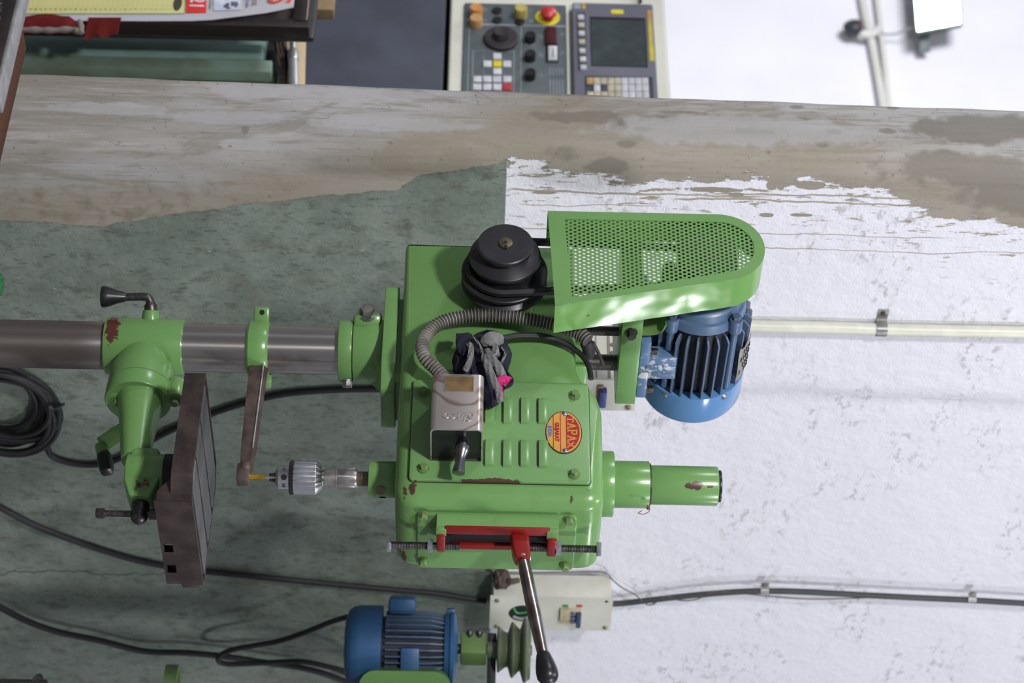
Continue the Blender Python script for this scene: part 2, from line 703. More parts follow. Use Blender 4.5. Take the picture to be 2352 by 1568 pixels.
    c = t.mix(t.math('MULTIPLY', t.step(t.noise(110, 5, t.scale(t.co, (1, 1, .07), (8, 2, 1)), rough=.65), .52, .64), .50), c, (.185, .165, .135))
    c = t.mix(t.math('MULTIPLY', t.step(t.noise(9, 5, t.scale(t.co, (1, 1, .35), (4, 4, 2)), rough=.65, dist=1.2), .53, .60), .55), c, (.225, .205, .175))
    near = t.math('SUBTRACT', 1.0, t.step(t.math('ADD', d, t.math('MULTIPLY', t.math('SUBTRACT', t.noise(10, 4, t.scale(t.co, (1, 1, .4))), .5), .20)), .03, .16))
    c = t.mix(t.math('MULTIPLY', near, .72), c, (.275, .238, .180))
    low = t.math('MULTIPLY', near, t.step(z, zl - .2, zl - .6))
    c = t.mix(t.math('MULTIPLY', low, t.step(t.noise(30, 5), .45, .7)), c, (.215, .185, .145))
    c = t.mix(t.math('MULTIPLY', t.step(t.noise(120, 4), .64, .72), .6), c, (.13, .11, .09))
    damp = t.spots(MARK['damp'], .40, 22, .30)
    c = t.mix(t.math('MULTIPLY', damp, .80), c, (.190, .172, .145))
    drip = t.spots(MARK['drip'], .16, 60, .35)
    c = t.mix(t.math('MULTIPLY', drip, .72), c, (.185, .172, .135))
    pale = t.spots(MARK['pale'], .35, 25, .3)
    c = t.mix(t.math('MULTIPLY', pale, .55), c, (.43, .42, .44))
    # --- ragged boundary
    e1 = t.math('MULTIPLY', t.math('SUBTRACT', t.noise(46, 6, t.scale(t.co, (1, 1, .35)), rough=.7), .5), .085)
    e2 = t.math('MULTIPLY', t.math('SUBTRACT', t.noise(14, 4), .5), .02)
    ed = t.math('ADD', d, t.math('ADD', t.math('MULTIPLY', e1, t.math('SUBTRACT', 1.0, t.math('MULTIPLY', grn, .75))), e2))
    mk = t.step(ed, -.002, .003)
    spotw = t.spots(MARK['smear'], .25, 60, .15)
    mk = t.math('MAXIMUM', mk, spotw)
    col = t.mix(mk, dis, c)
    t.l(col, t.b.inputs['Base Color'])
    t.b.inputs['Roughness'].default_value = .82
    t.b.inputs['Specular IOR Level'].default_value = .25
    h = t.math('ADD', t.math('MULTIPLY', t.noise(26, 6, rough=.62), .8), t.math('MULTIPLY', t.noise(190, 3), .12))
    h = t.math('MULTIPLY', h, t.math('SUBTRACT', 1.0, t.math('MULTIPLY', mk, .72)))
    t.bump(h, .7, .007)
    return t.m


# edge of the cement patch, read as points on the wall: (height, position along the wall)
_edge = [PX(a, b, XW) for a, b in ((-60, 505), (0, 508), (110, 512), (240, 522), (400, 492), (600, 466), (800, 446), (925, 436), (945, 405),
                                   (1080, 392), (1165, 372), (1200, 374), (1300, 396), (1420, 416), (1560, 418), (1700, 407), (1760, 406), (1800, 430),
                                   (1850, 416), (1950, 424), (2040, 440), (2100, 468), (2180, 490), (2250, 505), (2352, 520), (2500, 540))]
_edge = sorted((p.z, p.y) for p in _edge)


def edge_y(z):
    if z <= _edge[0][0]:
        return _edge[0][1]
    for (a, b), (c, d) in zip(_edge, _edge[1:]):
        if a <= z <= c:
            return b + (d - b) * (z - a) / max(1e-6, c - a)
    return _edge[-1][1]


_b0, _b1 = PY(0, 165, YA), PY(2352, 252, YA)


def back_x(z):
    return _b0.x + (_b1.x - _b0.x) * (z - _b0.z) / (_b1.z - _b0.z)


_s0, _s1 = PX(1700, 892, XW), PX(2352, 914, XW)
WBASE = Vector((XW, 0.8, 0.0))


def build_wall():
    bm = B()
    la = bm.verts.layers.float.new('cement')
    zs = [0.0 + 3.4 * i / 170 for i in range(171)]
    ra = .045
    rows = []
    for z in zs:
        row = []
        bx = back_x(z) + .0008 * math.sin(z * 17) + .0006 * math.sin(z * 41 + 1)
        # far room face of the wall, the jamb, the rounded corner, the face
        row.append((Vector((bx, YA + 1.9, z)), .3))
        row.append((Vector((bx, YA + .004, z)), .4))
        row.append((Vector((bx + .004, YA, z)), .35))
        for k in range(1, 11):
            row.append((Vector((bx + (XW - ra - bx) * k / 10, YA, z)), edge_y(z) - YA + (XW - ra - bx) * (1 - k / 10)))
        for k in range(1, 6):
            a = PI / 2 * k / 5
            row.append((Vector((XW - ra + ra * math.sin(a), YA + ra * (1 - math.cos(a)), z)), None))
        n = 130
        for k in range(1, n + 1):
            y = YA + ra + (3.9 - YA) * (k / n) ** 1.5
            ys = _s0.y + (_s1.y - _s0.y) * (z - _s0.z) / (_s1.z - _s0.z) + .004 * math.sin(z * 9) + .003 * math.sin(z * 23)
            s = max(0, min(1, (y - ys) / .03))
            zz = max(0, min(1, (z - 1.25) / .5))
            row.append((Vector((XW - .016 * zz * s * s * (3 - 2 * s), y, z)), None))
        r = []
        for p, c in row:
            v = bm.verts.new(p)
            v[la] = c if c is not None else edge_y(z) - p.y
            r.append(v)
        rows.append(r)
    for a, b in zip(rows, rows[1:]):
        for i in range(len(a) - 1):
            bm.faces.new((a[i], a[i + 1], b[i + 1], b[i]))
    for v in bm.verts:
        v.co -= WBASE
    bmesh.ops.recalc_face_normals(bm, faces=bm.faces[:])
    me = bpy.data.meshes.new('mesh')
    for f in bm.faces:
        f.smooth = True
    bm.to_mesh(me)
    bm.free()

    def jm(px, py, hx, hz):
        p = PY(px, py, YA) - WBASE
        return (p, (hx * .00088, .03, hz * .00073))

    def wm(px, py, hy, hz):
        p = PX(px, py, XW) - WBASE
        return (p, (.03, hy * .00105, hz * .00073))
    MARK['drip'] = [jm(1828, 273, 7, 34), jm(1715, 301, 9, 32), jm(1762, 303, 9, 22), jm(1610, 262, 6, 20), jm(1890, 331, 8, 15), jm(1916, 303, 8, 20),
                    jm(1475, 297, 8, 26), jm(1440, 327, 8, 28), jm(2038, 301, 9, 24), jm(1830, 246, 6, 20), jm(563, 296, 14, 10), jm(2050, 248, 6, 16),
                    jm(1560, 258, 5, 52), jm(1500, 268, 5, 36)]
    MARK['damp'] = [jm(1330, 268, 22, 105), jm(1420, 285, 22, 24), wm(1310, 350, 26, 110), jm(2250, 296, 44, 185), wm(2230, 385, 50, 210), wm(2340, 440, 60, 150),
                    wm(1400, 385, 14, 60)]
    MARK['pale'] = [jm(760, 215, 20, 330), jm(900, 285, 22, 230), jm(520, 270, 20, 160), jm(1700, 300, 45, 330), jm(250, 250, 20, 150)]
    def cy(px, py): return (PX(px, py, XW) - WBASE)
    MARK['dadocrack'] = cy(200, 1315).y
    MARK['crack'] = [(cy(1250, 441).y, 1, .0022, 1.32, 1.78), (cy(1780, 462).y, 2, .0024, 1.60, 2.5), (cy(1800, 448).y, 1, .0020, 1.66, 2.5), (cy(1200, 520).y, 2, .0012, 1.32, 1.46), (cy(1900, 540).y, 1, .0010, 1.72, 2.1), (cy(2000, 575).y, 2, .0010, 1.66, 2.3), (cy(1300, 468).y, 2, .0010, 1.34, 1.60)]
    MARK['smear'] = [wm(1796, 400, 35, 15), wm(1772, 425, 12, 14), wm(1640, 436, 6, 70), wm(1690, 447, 5, 18), wm(1760, 494, 5, 18), wm(1840, 494, 4, 28),
                     wm(1250, 443, 3, 30), wm(2180, 490, 14, 60), wm(1860, 425, 10, 40)]
    me.materials.append(wall_mat())
    o = bpy.data.objects.new('wall_middle', me)
    COL.objects.link(o)
    o.location = toW(WBASE)
    o.rotation_euler = (0, 0, TH)
    o['kind'] = 'structure'
    o['label'] = 'rough wall of bare cement render, green dado and white distemper'
    return o


build_wall()


def slab(name, lo, hi, m_):
    bm = B()
    box(bm, lo, hi)
    o = obj(name, bm, m_, smooth=False)
    o['kind'] = 'structure'
    return o


M['floor'] = mat('stained_concrete_floor', (.16, .155, .145), .7, 0, .2, 4, bump=.2, bscale=60)
M['farwall'] = mat('white_distemper', (.76, .76, .82), .8, 0, .03, 2, bump=.15, bscale=30)
slab('floor', (-9.5, -13, -.1), (5, 4.5, 0), M['floor'])
FARP = PD(2100, 60, 10.2)
slab('wall_far', (-9.4, FARP.y, 0), (0.5, FARP.y + .12, 4.6), M['farwall'])

# ================================================================== THE TAPPING MACHINE
T = thing('tapping_machine', 'large green upright tapping machine with blue motor and silver drill chuck', 'machine', (0, 0, 0))
XS, YS = .246, 0.0         # spindle axis
C = Vector

# base and column
bm = B()
pillow(bm, rrect(-.16, -.15, .34, .15, .05), flat, 0, .05, 0, .012)
cyl(bm, (0, 0, .05), (0, 0, .20), .075, .055, 32, .006)
obj('base', bm, M['green'], T)
bm = B()
cyl(bm, (0, 0, .19), (0, 0, 1.10), .0368, n=48)
obj('column', bm, M['column'], T)

# --- table bracket on the column
M['green_hub'] = paint('green_enamel_hub', GRN, chip=(.10, .030, .025), chips=.012,
                       spots=[(PX(258, 752, .0), (.03, .02, .012)), (PX(258, 772, .03), (.03, .008, .009)), (PX(253, 800, .04), (.02, .008, .006)), (PX(402, 856, .0) + C((.03, 0, 0)), (.03, .012, .010)),
                              (PX(381, 843, .055), (.02, .006, .004))])
bm = B()
zb0, zb1 = .7155, .8345
cyl(bm, (0, 0, zb0), (0, 0, zb1), .0435, n=48, bev=.002)
# barrel towards the table, swelling out of the hub
zc = .776
lathe(bm, (.0, 0, zc), (1, 0, 0), [(.0, .030), (.030, .040), (.050, .0465), (.066, .0485), (.0835, .0488), (.0837, .0476), (.0848, .0476), (.085, .0492), (.108, .0497), (.111, .048)], 48)
# lug for the lock lever
pl = PW(347, 712, 0.0)
cyl(bm, C((0, 0, pl.z)) + (C((pl.x, pl.y, 0))) * .4, C((pl.x, pl.y, pl.z)), .016, .0125, 24, .002)
obj('bracket_hub', bm, M['green_hub'], T)
# ears with bolts behind the arm flange
for a, b, lab in ((272, 905, 0), (403, 905, 1)):
    bm = B()
    p = PX(a, b, .10)
    cyl(bm, (.078, p.y, p.z), (.112, p.y, p.z), .016, n=20, bev=.002)
    bar(bm, (.095, p.y, p.z), (.095, 0, zc), .030, .020, up=(1, 0, 0))
    obj('bracket_ear', bm, M['green_hub'], T)
    bm = B()
    hexbolt(bm, (.112, p.y, p.z), (1, 0, 0), .007, .007)
    obj('bolt', bm, M['green_olive'], T)
# tapering arm
M['green_arm'] = paint('green_enamel_arm', GRN, chips=.03, spots=[(PX(336, 1122, .28), (.02, .012, .010)), (PX(318, 1118, .28), (.02, .008, .008))])
bm = B()
rings = []
for k in range(9):
    s = k / 8
    x = .108 + (.222 - .108) * s
    hz = .0350 + (.0205 - .0350) * s ** .8
    hy = .040 + (.021 - .040) * s ** .8
    cz = zc + .003 + .006 * s
    rings.append([C((x, hy * math.cos(2 * PI * i / 32), cz + hz * (abs(math.sin(2 * PI * i / 32)) ** .8) * (1 if math.sin(2 * PI * i / 32) >= 0 else -1))) for i in range(32)])
loft(bm, rings)
# socket at the end of the arm
sock = [PX(293, 1095, .246).z, PX(383, 1095, .246).z]
cyl(bm, (XS, 0, sock[0]), (XS, 0, sock[1]), .030, n=36, bev=.004)
box(bm, (.212, -.024, sock[0] + .004), (XS, .024, sock[1] - .010), .008)
# split clamp lugs
zn = (sock[0] + sock[1]) / 2 - .002
pillow(bm, round_poly([(.262, zn - .030), (.300, zn - .016), (.300, zn + .016), (.262, zn + .028)], .008), side, -.021, .021, .004, .004)
obj('table_arm', bm, M['green_arm'], T)
bm = B()
cyl(bm, (.300, 0, zn), (.322, 0, zn), .0135, .012, 24, .004)
for k in (0,):
    ball(bm, (.322, 0, zn), .0125, n=14)
cyl(bm, (.318, 0, zn - .052), (.318, 0, zn + .022), .0048, n=12)
hexbolt(bm, (.318, 0, zn - .050), (0, 0, -1), .0078, .012, False)
cyl(bm, (.318, 0, zn + .014), (.318, 0, zn + .026), .0078, n=16, bev=.001)
obj('clamp_screw', bm, M['thread'], T)
# lock lever with black knob
bm = B()
w0 = C((0, -0.0, 0))
q = [PW(a, b, 0.0) for a, b in ((347, 716), (346, 694), (340, 684), (328, 681), (284, 682))]
tube(bm, spline(q[1:], 6), .0062, 12)
cyl(bm, PW(347, 719, 0), PW(346, 698, 0), .0105, .0095, 20, .0015)
cyl(bm, PW(346, 699, 0), PW(345, 692, 0), .008, .0065, 20)
lv = obj('lock_lever', bm, M['thread'], T)
bm = B()
a, b = PW(290, 682, 0), PW(233, 681, 0)
lathe(bm, a, b - a, [(0, .006), (.004, .008), (.014, .0105), (.026, .0150), (.0335, .0168), (.037, .0160), (.0378, .014)], 24)
obj('knob', bm, M['black'], lv)
# crank handle under the arm
bm = B()
Yk = .02
a, b = PW(305, 975, Yk), PW(233, 1022, Yk)
bar(bm, a, b, .026, .012, up=(b - a).cross(LZ_ := C((0, 0, 1))), bev=.002)
cyl(bm, b + C((0, 0, 0)), PW(238, 1046, Yk - .012), .0105, n=14, bev=.001)
cr = obj('crank_handle', bm, M['green_worn'], T)
bm = B()
a, b = PW(238, 1042, Yk - .012), PW(247, 1086, Yk - .035)
lathe(bm, a, b - a, [(0, .0095), (.004, .0112), (.016, .0118), (.028, .0112), (.036, .0098), (.0385, .006)], 20)
obj('grip', bm, M['black'], cr)

# --- work table
zt = .889
A0, B0, C0, D0 = PZ(470, 850, zt), PZ(437, 1150, zt), PZ(472, 1357, zt), PZ(499, 1055, zt)
tx0, tx1 = (A0.x + D0.x) / 2, (B0.x + C0.x) / 2
ty0, ty1 = (A0.y + B0.y) / 2, (C0.y + D0.y) / 2
TBL = (tx0, tx1, ty0, ty1)
ch = .028
corner = [(tx0, ty0 + .004), (tx0 + .004, ty0), (tx1 - ch * 1.1, ty0), (tx1, ty0 + ch * .9), (tx1, ty1 - .008), (tx1 - .008, ty1), (tx0 + ch, ty1), (tx0, ty1 - ch)]
bm = B()
P = round_poly(corner, .006, 3)
Pi = offset_poly(P, -.0048)
frame(bm, P, Pi, flat, zt - .030, zt)
pillow(bm, offset_poly(P, -.0042), flat, zt - .030, zt - .0065, 0, 0)
tb = obj('work_table', bm, M['table'], T)
# machined slabs between the tee slots
m0 = .0115
xs_ = [tx0 + .006 + m0, tx0 + .006 + (tx1 - tx0) * .36, tx0 + (tx1 - tx0) * .685, tx1 - m0 - .006]
cuts = [(xs_[0], xs_[1] - .006), (xs_[1] + .006, xs_[2] - .006), (xs_[2] + .006, xs_[3])]
for x0, x1 in cuts:
    bm = B()
    c_ = .02
    Q = [(x0, ty0 + m0), (x1, ty0 + m0), (x1, ty1 - m0), (x0, ty1 - m0)]
    if x1 == cuts[-1][1]:
        Q = [(x0, ty0 + m0), (x1 - c_, ty0 + m0), (x1, ty0 + m0 + c_), (x1, ty1 - m0), (x0, ty1 - m0)]
    if x0 == cuts[0][0]:
        Q = [(x0, ty0 + m0), (x1, ty0 + m0), (x1, ty1 - m0), (x0 + c_, ty1 - m0), (x0, ty1 - m0 - c_)]
    pillow(bm, Q, flat, zt - .02, zt + .0004, 0, .0008, seg=1)
    obj('top_slab', bm, M['tabletop'], tb)
# deep front apron with two square holes
ax1, ax0 = tx1 + .0008, tx1 - .012
ay0, ay1 = ty0 + ch * .9, ty1 - .012
az0, az1 = PX(372, 1270, tx1).z, zt - .002
Po = [(ay0, az0), (ay1, az0), (ay1, az1), (ay0, az1)]
hs = []
for a, b in ((385, 1258), (396, 1305)):
    p = PX(a, b, tx1)
    hs.append((p.y, p.z))
bm = B()
hw, hh = .0095, .0068
ycut = [ay0, hs[0][0] - hw, hs[0][0] + hw, hs[1][0] - hw, hs[1][0] + hw, ay1]
zc_ = (hs[0][1] + hs[1][1]) / 2
for i in range(5):
    if i in (1, 3):
        box(bm, (ax0, ycut[i], az0), (ax1, ycut[i + 1], zc_ - hh))
        box(bm, (ax0, ycut[i], zc_ + hh), (ax1, ycut[i + 1], az1))
    else:
        box(bm, (ax0, ycut[i], az0), (ax1, ycut[i + 1], az1))
# sloping cheek of the apron towards the near corner
pillow(bm, [(tx1 - .012, az0 + .004), (tx1, az0 + .004), (tx1, az1), (tx1 - .055, az1), (tx1 - .050, az1 - .022)], side, ay0 - .006, ay0 + .004, 0, 0)
bmesh.ops.remove_doubles(bm, verts=bm.verts[:], dist=1e-6)
obj('apron', bm, M['table'], tb)
bm = B()
box(bm, (tx1 - .02, ty1 - .014, zt - .032), (tx1 - .001, ty1 + .002, zt - .004), .003)
obj('corner_block', bm, M['table'], tb)
bm = B()
cyl(bm, (XS, 0, sock[1] - .002), (XS, 0, zt - .028), .0305, n=36)
obj('table_boss', bm, M['rubber'], T, label='black ring under the work table')

# --- stop collar with its long arm
bm = B()
z0, z1 = .9315, .9640
for zz in ():
    pass
lathe(bm, (0, 0, z0), (0, 0, 1), [(0, .0405), (.003, .0432), (.016, .0445), (z1 - z0 - .004, .0435), (z1 - z0, .0405)], 40)
p0, p1 = PW(603, 728, 0), PW(602, 702, 0)
d_ = (C((p1.x, p1.y, 0))).normalized()
obox(bm, (C((d_.x, d_.y, 0)) * .0505) + C((0, 0, (z0 + z1) / 2 + .003)), d_, C((0, 0, 1)), d_.cross(C((0, 0, 1))), .014, .0115, .007, .003)
for s in (1,):
    obox(bm, C((.028, .040, (z0 + z1) / 2 + .008)), (1, 0, 0), (0, 1, 0), (0, 0, 1), .010, .010, .011, .003)
cl = obj('stop_collar', bm, M['green_worn'], T)
bm = B()
hole = C((d_.x, d_.y, 0)) * .056 + C((0, 0, (z0 + z1) / 2 + .004))
nrm = d_.cross(C((0, 0, 1)))
if nrm.dot(toR(-_f)) < 0:
    nrm = -nrm
cyl(bm, hole + nrm * .004, hole + nrm * .0074, .004, n=16)
obj('tab_hole', bm, M['void'], cl)
bm = B()
s0, s1 = PY(592, 838, -.006), PY(563, 1085, -.002)
s0 = C((.036, 0, s0.z))
s1 = C((PY(563, 1075, 0).x, 0, s1.z))
# a square bar with a sharp raised edge
rr = []
for p, k in ((s0, 1.0), (s0 * .15 + s1 * .85, .80), (s1, .66)):
    rr.append([p + C((0, -.0105 * k, -.012 * k)), p + C((0, -.0125 * k, .010 * k)), p + C((0, -.001 * k, .016 * k)), p + C((0, .0125 * k, .012 * k)), p + C((0, .0105 * k, -.012 * k))])
loft(bm, rr)
e0, e1 = s1 + C((-.004, 0, -.003)), C((XS + .012, 0, s1.z - .002))
bar(bm, e0, e1, .017, .018, bev=.002)
ball(bm, s1, .012, n=10)
obj('stop_arm', bm, mat('scraped_brown_bar', (.115, .088, .078), .5, .3, .3, 30, col2=(.055, .028, .024), bump=.35, bscale=90), T)

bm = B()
tube(bm, [s0 + C((0, -.0125, .0095)), s0 * .15 + s1 * .85 + C((0, -.0102, .0077))], .0016, 6)  # thin pale tube standing in for the highlight along the ridge
obj('ridge_highlight', bm, M['steel'], T, label='pale strip painting a highlight on the ridge of the brown stop arm')

# --- upper bearing, bolts and flange
bm = B()
cyl(bm, (0, 0, 1.0705), (0, 0, 1.0915), .0475, n=40, bev=.0015)
k = obj('column_ring', bm, M['green_worn'], T)
bm = B()
pb = PW(797, 884, -.01)
hexbolt(bm, pb * .86 + C((0, 0, pb.z * .14)), C((pb.x, pb.y, 0)), .0085, .009)
obj('bolt', bm, M['steel'], k)
bm = B()
cyl(bm, (0, 0, 1.0925), (0, 0, 1.150), .0485, .0490, 40, .002)
pt = PW(845, 722, -.01)
du = C((pt.x, pt.y, 0)).normalized()
obox(bm, du * .046 + C((0, 0, pt.z)), du, C((0, 0, 1)), du.cross(C((0, 0, 1))), .0145, .0215, .020, .008)
hb = obj('bearing_housing', bm, M['green'], T)
bm = B()
hexbolt(bm, du * .058 + C((0, 0, pt.z)) + toR(-_f) * .010, du + toR(-_f) * 1.05, .0115, .011)
obj('bolt', bm, M['steel'], hb)
fl0, fl1 = 1.1385, 1.1600
bm = B()
f0, f1 = PY(898, 716, -.062), PY(898, 984, .045)
pillow(bm, round_poly([(-.085, -.060), (.075, -.062), (.112, -.040), (.112, .052), (-.085, .060)], .012), flat, fl0, fl1, .0015, .0015)
# web under the flange towards the front
pillow(bm, [(.030, 1.112), (.060, 1.1385), (.030, 1.1385)], side, -.03, .03, 0, 0)
pillow(bm, round_poly([(-.07, -.05), (.10, -.05), (.10, .05), (-.07, .05)], .012), flat, fl1, 1.168, 0, 0)
obj('head_flange', bm, M['green'], T)

# --- head casting: side outline with rounded corners
HX0, HX1, HZ0, HZ1 = -.1515, .347, 1.1665, 1.4640
out = [(HX0, HZ0), (HX1, HZ0 + .002), (HX1, HZ1), (.175, HZ1), (.150, HZ1 - .006), (.115, HZ1 - .030), (.092, HZ1 - .036), (HX0, HZ1 - .036)]
P = round_poly(out, [.006, .036, .030, .03, .01, .02, .02, .01], 6)
ins = []
for (u, v) in P:
    f_ = max(0, min(1, (u - .26) / .08))
    ins.append(.008 + .020 * f_)
M['green_head'] = paint('green_enamel_head', GRN, chips=.006,
                        spots=[(PY(936, 558, -.086), (.006, .02, .005)), (PX(932, 1133, .325), (.012, .012, .006)), (PX(948, 1122, .325), (.010, .010, .006)), (PX(949, 1140, .33), (.010, .010, .004)),
                               (PX(925, 1285, .345), (.010, .018, .006)), (PX(915, 1272, .345), (.012, .012, .005)), (PX(1312, 1140, .33), (.01, .006, .004))])
bm = B()
pillow(bm, P, side, -.086, .086, ins, ins, dep=.022, seg=6)
obj('head_casting', bm, M['green_head'], T, ang=50)

# side cover
cx0, cx1, cz0, cz1 = .1325, .3160, 1.1885, 1.4445
M['green_cover'] = paint('green_enamel_cover', (.148, .300, .105), spots=[(PY(1140, 1104, -.093), (.0055, .02, .036)), (PY(1095, 1102, -.093), (.002, .02, .030)), (PY(952, 1103, -.093), (.003, .02, .004))])
bm = B()
cp = rrect(cx0, cz0, cx1, cz1, .006)
pillow(bm, cp, side, -.080, -.0925, 0, .0022)
_g = B()
pillow(_g, rrect(cx0 - .0010, cz0 - .0010, cx1 + .0010, cz1 + .0010, .007), side, -.080, -.0868, 0, 0)
obj('gasket', _g, M['rubber'], T, label='dark joint behind the side cover')
cov = obj('side_cover', bm, M['green_cover'], T)
yc = -.0925
for a, b in ((972, 902), (1320, 909), (973, 1077), (1319, 1090)):
    p = PY(a, b, yc)
    bm = B()
    cyl(bm, p, p - C((0, .0012, 0)), .0085, n=20)
    hexbolt(bm, p - C((0, .001, 0)), (0, -1, 0), .0058, .0065)
    obj('bolt', bm, M['green_olive'], cov)
M['green_louver'] = M['green_cover']
lo_rows = [((1126, 913), (1126, 974)), ((1168, 913), (1168, 975)), ((1208, 913), (1208, 975)), ((1248, 914), (1248, 975)),
           ((1126, 1009), (1126, 1073)), ((1167, 1009), (1167, 1074)), ((1207, 1010), (1207, 1074)), ((1249, 1010), (1249, 1076))]
for (a, b), (c_, d2) in lo_rows:
    q0, q1 = PY(a, b, yc), PY(c_, d2, yc)
    zc2 = (q0.z + q1.z) / 2
    bm = B()
    u0, u1 = q0.x, q1.x
    hz = .0072
    dp = .0052
    # pressed hood: open towards the floor, closed and rounded at the other three sides
    prof = [(-hz, dp * .92), (-hz * .2, dp), (hz * .45, dp * .96), (hz * .80, dp * .70), (hz, .0)]
    rings = []
    for s, kx in ((0, .0), (.06, .75), (.14, 1), (.86, 1), (.94, .75), (1, 0)):
        x = u0 + (u1 - u0) * s
        rings.append([C((x, yc + .0006 - h * kx - (0.0002 if kx else 0), zc2 + z)) for z, h in prof] + [C((x, yc + .0008, zc2 + hz)), C((x, yc + .0008, zc2 - hz))])
    loft(bm, rings)
    obj('louver', bm, M['green_louver'], cov)
    bm = B()
    box(bm, (u0 + (u1 - u0) * .07, yc - dp * .85, zc2 - hz - .0007), (u0 + (u1 - u0) * .93, yc + .0002, zc2 - hz + .0002))
    obj('louver_slit', bm, M['void'], cov)

# oval maker's plate
pc = PY(1295, 993.5, yc)
EA, EB = .0392, .0262


def oval(k=1.0, n=48): return [(pc.x + EA * k * math.cos(2 * PI * i / n), pc.z + (EB * k) * math.sin(2 * PI * i / n)) for i in range(n)]


bm = B()
pillow(bm, oval(), side, yc + .001, yc - .0012, 0, .0004, seg=1)
npl = obj('name_plate', bm, mat('plate_dark_rim', (.045, .022, .014), .4), T, label='oval orange and red plate lettered TAPAX GUJARAT INDIA')
M['orange'] = mat('orange_print', (.62, .31, .055), .42, 0, .05)
M['redprint'] = mat('red_print', (.36, .012, .018), .4, 0, .04)
M['blueprint'] = mat('blue_print', (.09, .19, .52), .45, 0, .04)
bm = B()
pillow(bm, oval(.955), side, yc - .0010, yc - .0014, 0, 0)
obj('orange_field', bm, M['orange'], npl)


def seg_poly(k, v0, above=True, n=60):
    r = []
    for i in range(n):
        a = 2 * PI * i / n
        u, v = EA * k * math.cos(a), EB * k * math.sin(a)
        if (v > v0) == above:
            r.append((a, u, v))
    a0 = math.asin(max(-1, min(1, v0 / (EB * k))))
    u_ = EA * k * math.cos(a0)
    return [(pc.x + u_, pc.z + v0)] + [(pc.x + u, pc.z + v) for a, u, v in sorted(r)] + [(pc.x - u_, pc.z + v0)]


vs = EB * (1300 - 1295) / 40.0
bm = B()
pillow(bm, seg_poly(.865, vs), side, yc - .0012, yc - .0017, 0, 0)
for v_ in ((1287.7 - 1295) / 40, (1272.0 - 1295) / 40):
    v_ *= EB
    u_ = EA * .95 * math.sqrt(1 - (v_ / (EB * .95)) ** 2)
    box(bm, (pc.x - u_, yc - .0017, pc.z + v_ - .0005), (pc.x + u_, yc - .0012, pc.z + v_ + .0005))
obj('red_field', bm, M['redprint'], npl)


def strokes(bm, segs, u0, v0, w, h, th, slab_=True):
    for (a, b, c_, d2) in segs:
        p, q = C((u0 + a * w, 0, v0 + b * h)), C((u0 + c_ * w, 0, v0 + d2 * h))
        dd = (q - p)
        L = dd.length
        dd.normalize()
        s = C((-dd.z, 0, dd.x)) * th / 2
        vs_ = []
        for pp in (p + s, p - s, q - s, q + s):
            vs_.append(pp)
        f0 = [bm.verts.new((v.x, yc - .0021, v.z)) for v in vs_]
        f1 = [bm.verts.new((v.x, yc - .0016, v.z)) for v in vs_]
        bm.faces.new(f0)
        for i in range(4):
            bm.faces.new((f0[i], f0[(i + 1) % 4], f1[(i + 1) % 4], f1[i]))


def serif(x, y, r=.22): return (x - r, y, x + r, y)


LT = {'T': [(.5, 0, .5, 1), (0, .95, 1, .95), (.03, .74, .03, 1), (.97, .74, .97, 1), serif(.5, .06)],
      'A': [(.14, .05, .5, 1), (.86, .05, .5, 1), (.26, .36, .74, .36), serif(.12, .06), serif(.88, .06)],
      'P': [(.22, 0, .22, 1), (.22, .95, .70, .95), (.70, .95, .90, .83), (.90, .83, .90, .62), (.90, .62, .70, .47), (.70, .47, .22, .47), serif(.22, .06), serif(.14, .95, .12)],
      'X': [(.08, 0, .92, 1), (.92, 0, .08, 1), serif(.12, .05), serif(.88, .05), serif(.12, .95), serif(.88, .95)]}
bm = B()
wl = .0098
for i, chv in enumerate('TAPAX'):
    uc = (i - 2) * .01165
    ve = EB * .80 * math.sqrt(max(0, 1 - (abs(uc) * .96 / (EA * .865)) ** 2))
    h_ = max(.0075, ve - vs - .0035)
    strokes(bm, LT[chv], pc.x + uc - wl / 2, pc.z + vs + .0017, wl, h_, .0020)
obj('lettering', bm, M['orange'], npl, label='orange letters TAPAX on red', smooth=False)
bm = text_mesh('GUJARAT', .0080, lambda u, v, w: C((pc.x + u, w, pc.z + EB * (1279.7 - 1295) / 40 + v)), yc - .0017, .0003, sx=1.02, bold=.00035)
obj('lettering', bm, M['redprint'], npl, label='red letters GUJARAT', smooth=False)
bm = text_mesh('INDIA', .0078, lambda u, v, w: C((pc.x + u - .001, w, pc.z + EB * (1264.5 - 1295) / 40 + v)), yc - .0017, .0003, sx=.94, bold=.0003)
obj('lettering', bm, M['blueprint'], npl, label='blue letters INDIA', smooth=False)
for a, b in ((1296.5, 951), (1298, 1036)):
    p = PY(a, b, yc)
    bm = B()
    ball(bm, p - C((0, .0012, 0)), .0042, sy=.6, n=12)
    obj('rivet', bm, M['chrome'], npl)

# --- pressed steel switch box
ys = -.163
q00, q10, q01 = PY(993, 856, ys), PY(1112, 857, ys), PY(993, 985, ys)
bx0, bx1 = q00.x, q01.x
bz0, bz1 = q00.z, q10.z
M['satin'] = None


def satin_rust():
    t = NT('tarnished_plated_steel')
    st = t.noise(9, 3, t.scale(t.co, (1, 1, 1)))
    ring = t.noise(10, 2, dist=.8)
    stain = t.math('SUBTRACT', 1.0, t.step(t.math('ABSOLUTE', t.math('SUBTRACT', ring, .5)), .004, .030))
    c = t.mix(st, (.43, .37, .35), (.55, .52, .50))
    c = t.mix(t.math('MULTIPLY', stain, .75), c, (.22, .13, .085))
    t.l(c, t.b.inputs['Base Color'])
    t.b.inputs['Metallic'].default_value = .75
    t.l(t.math('MULTIPLY_ADD', st, .15, .30), t.b.inputs['Roughness'])
    return t.m


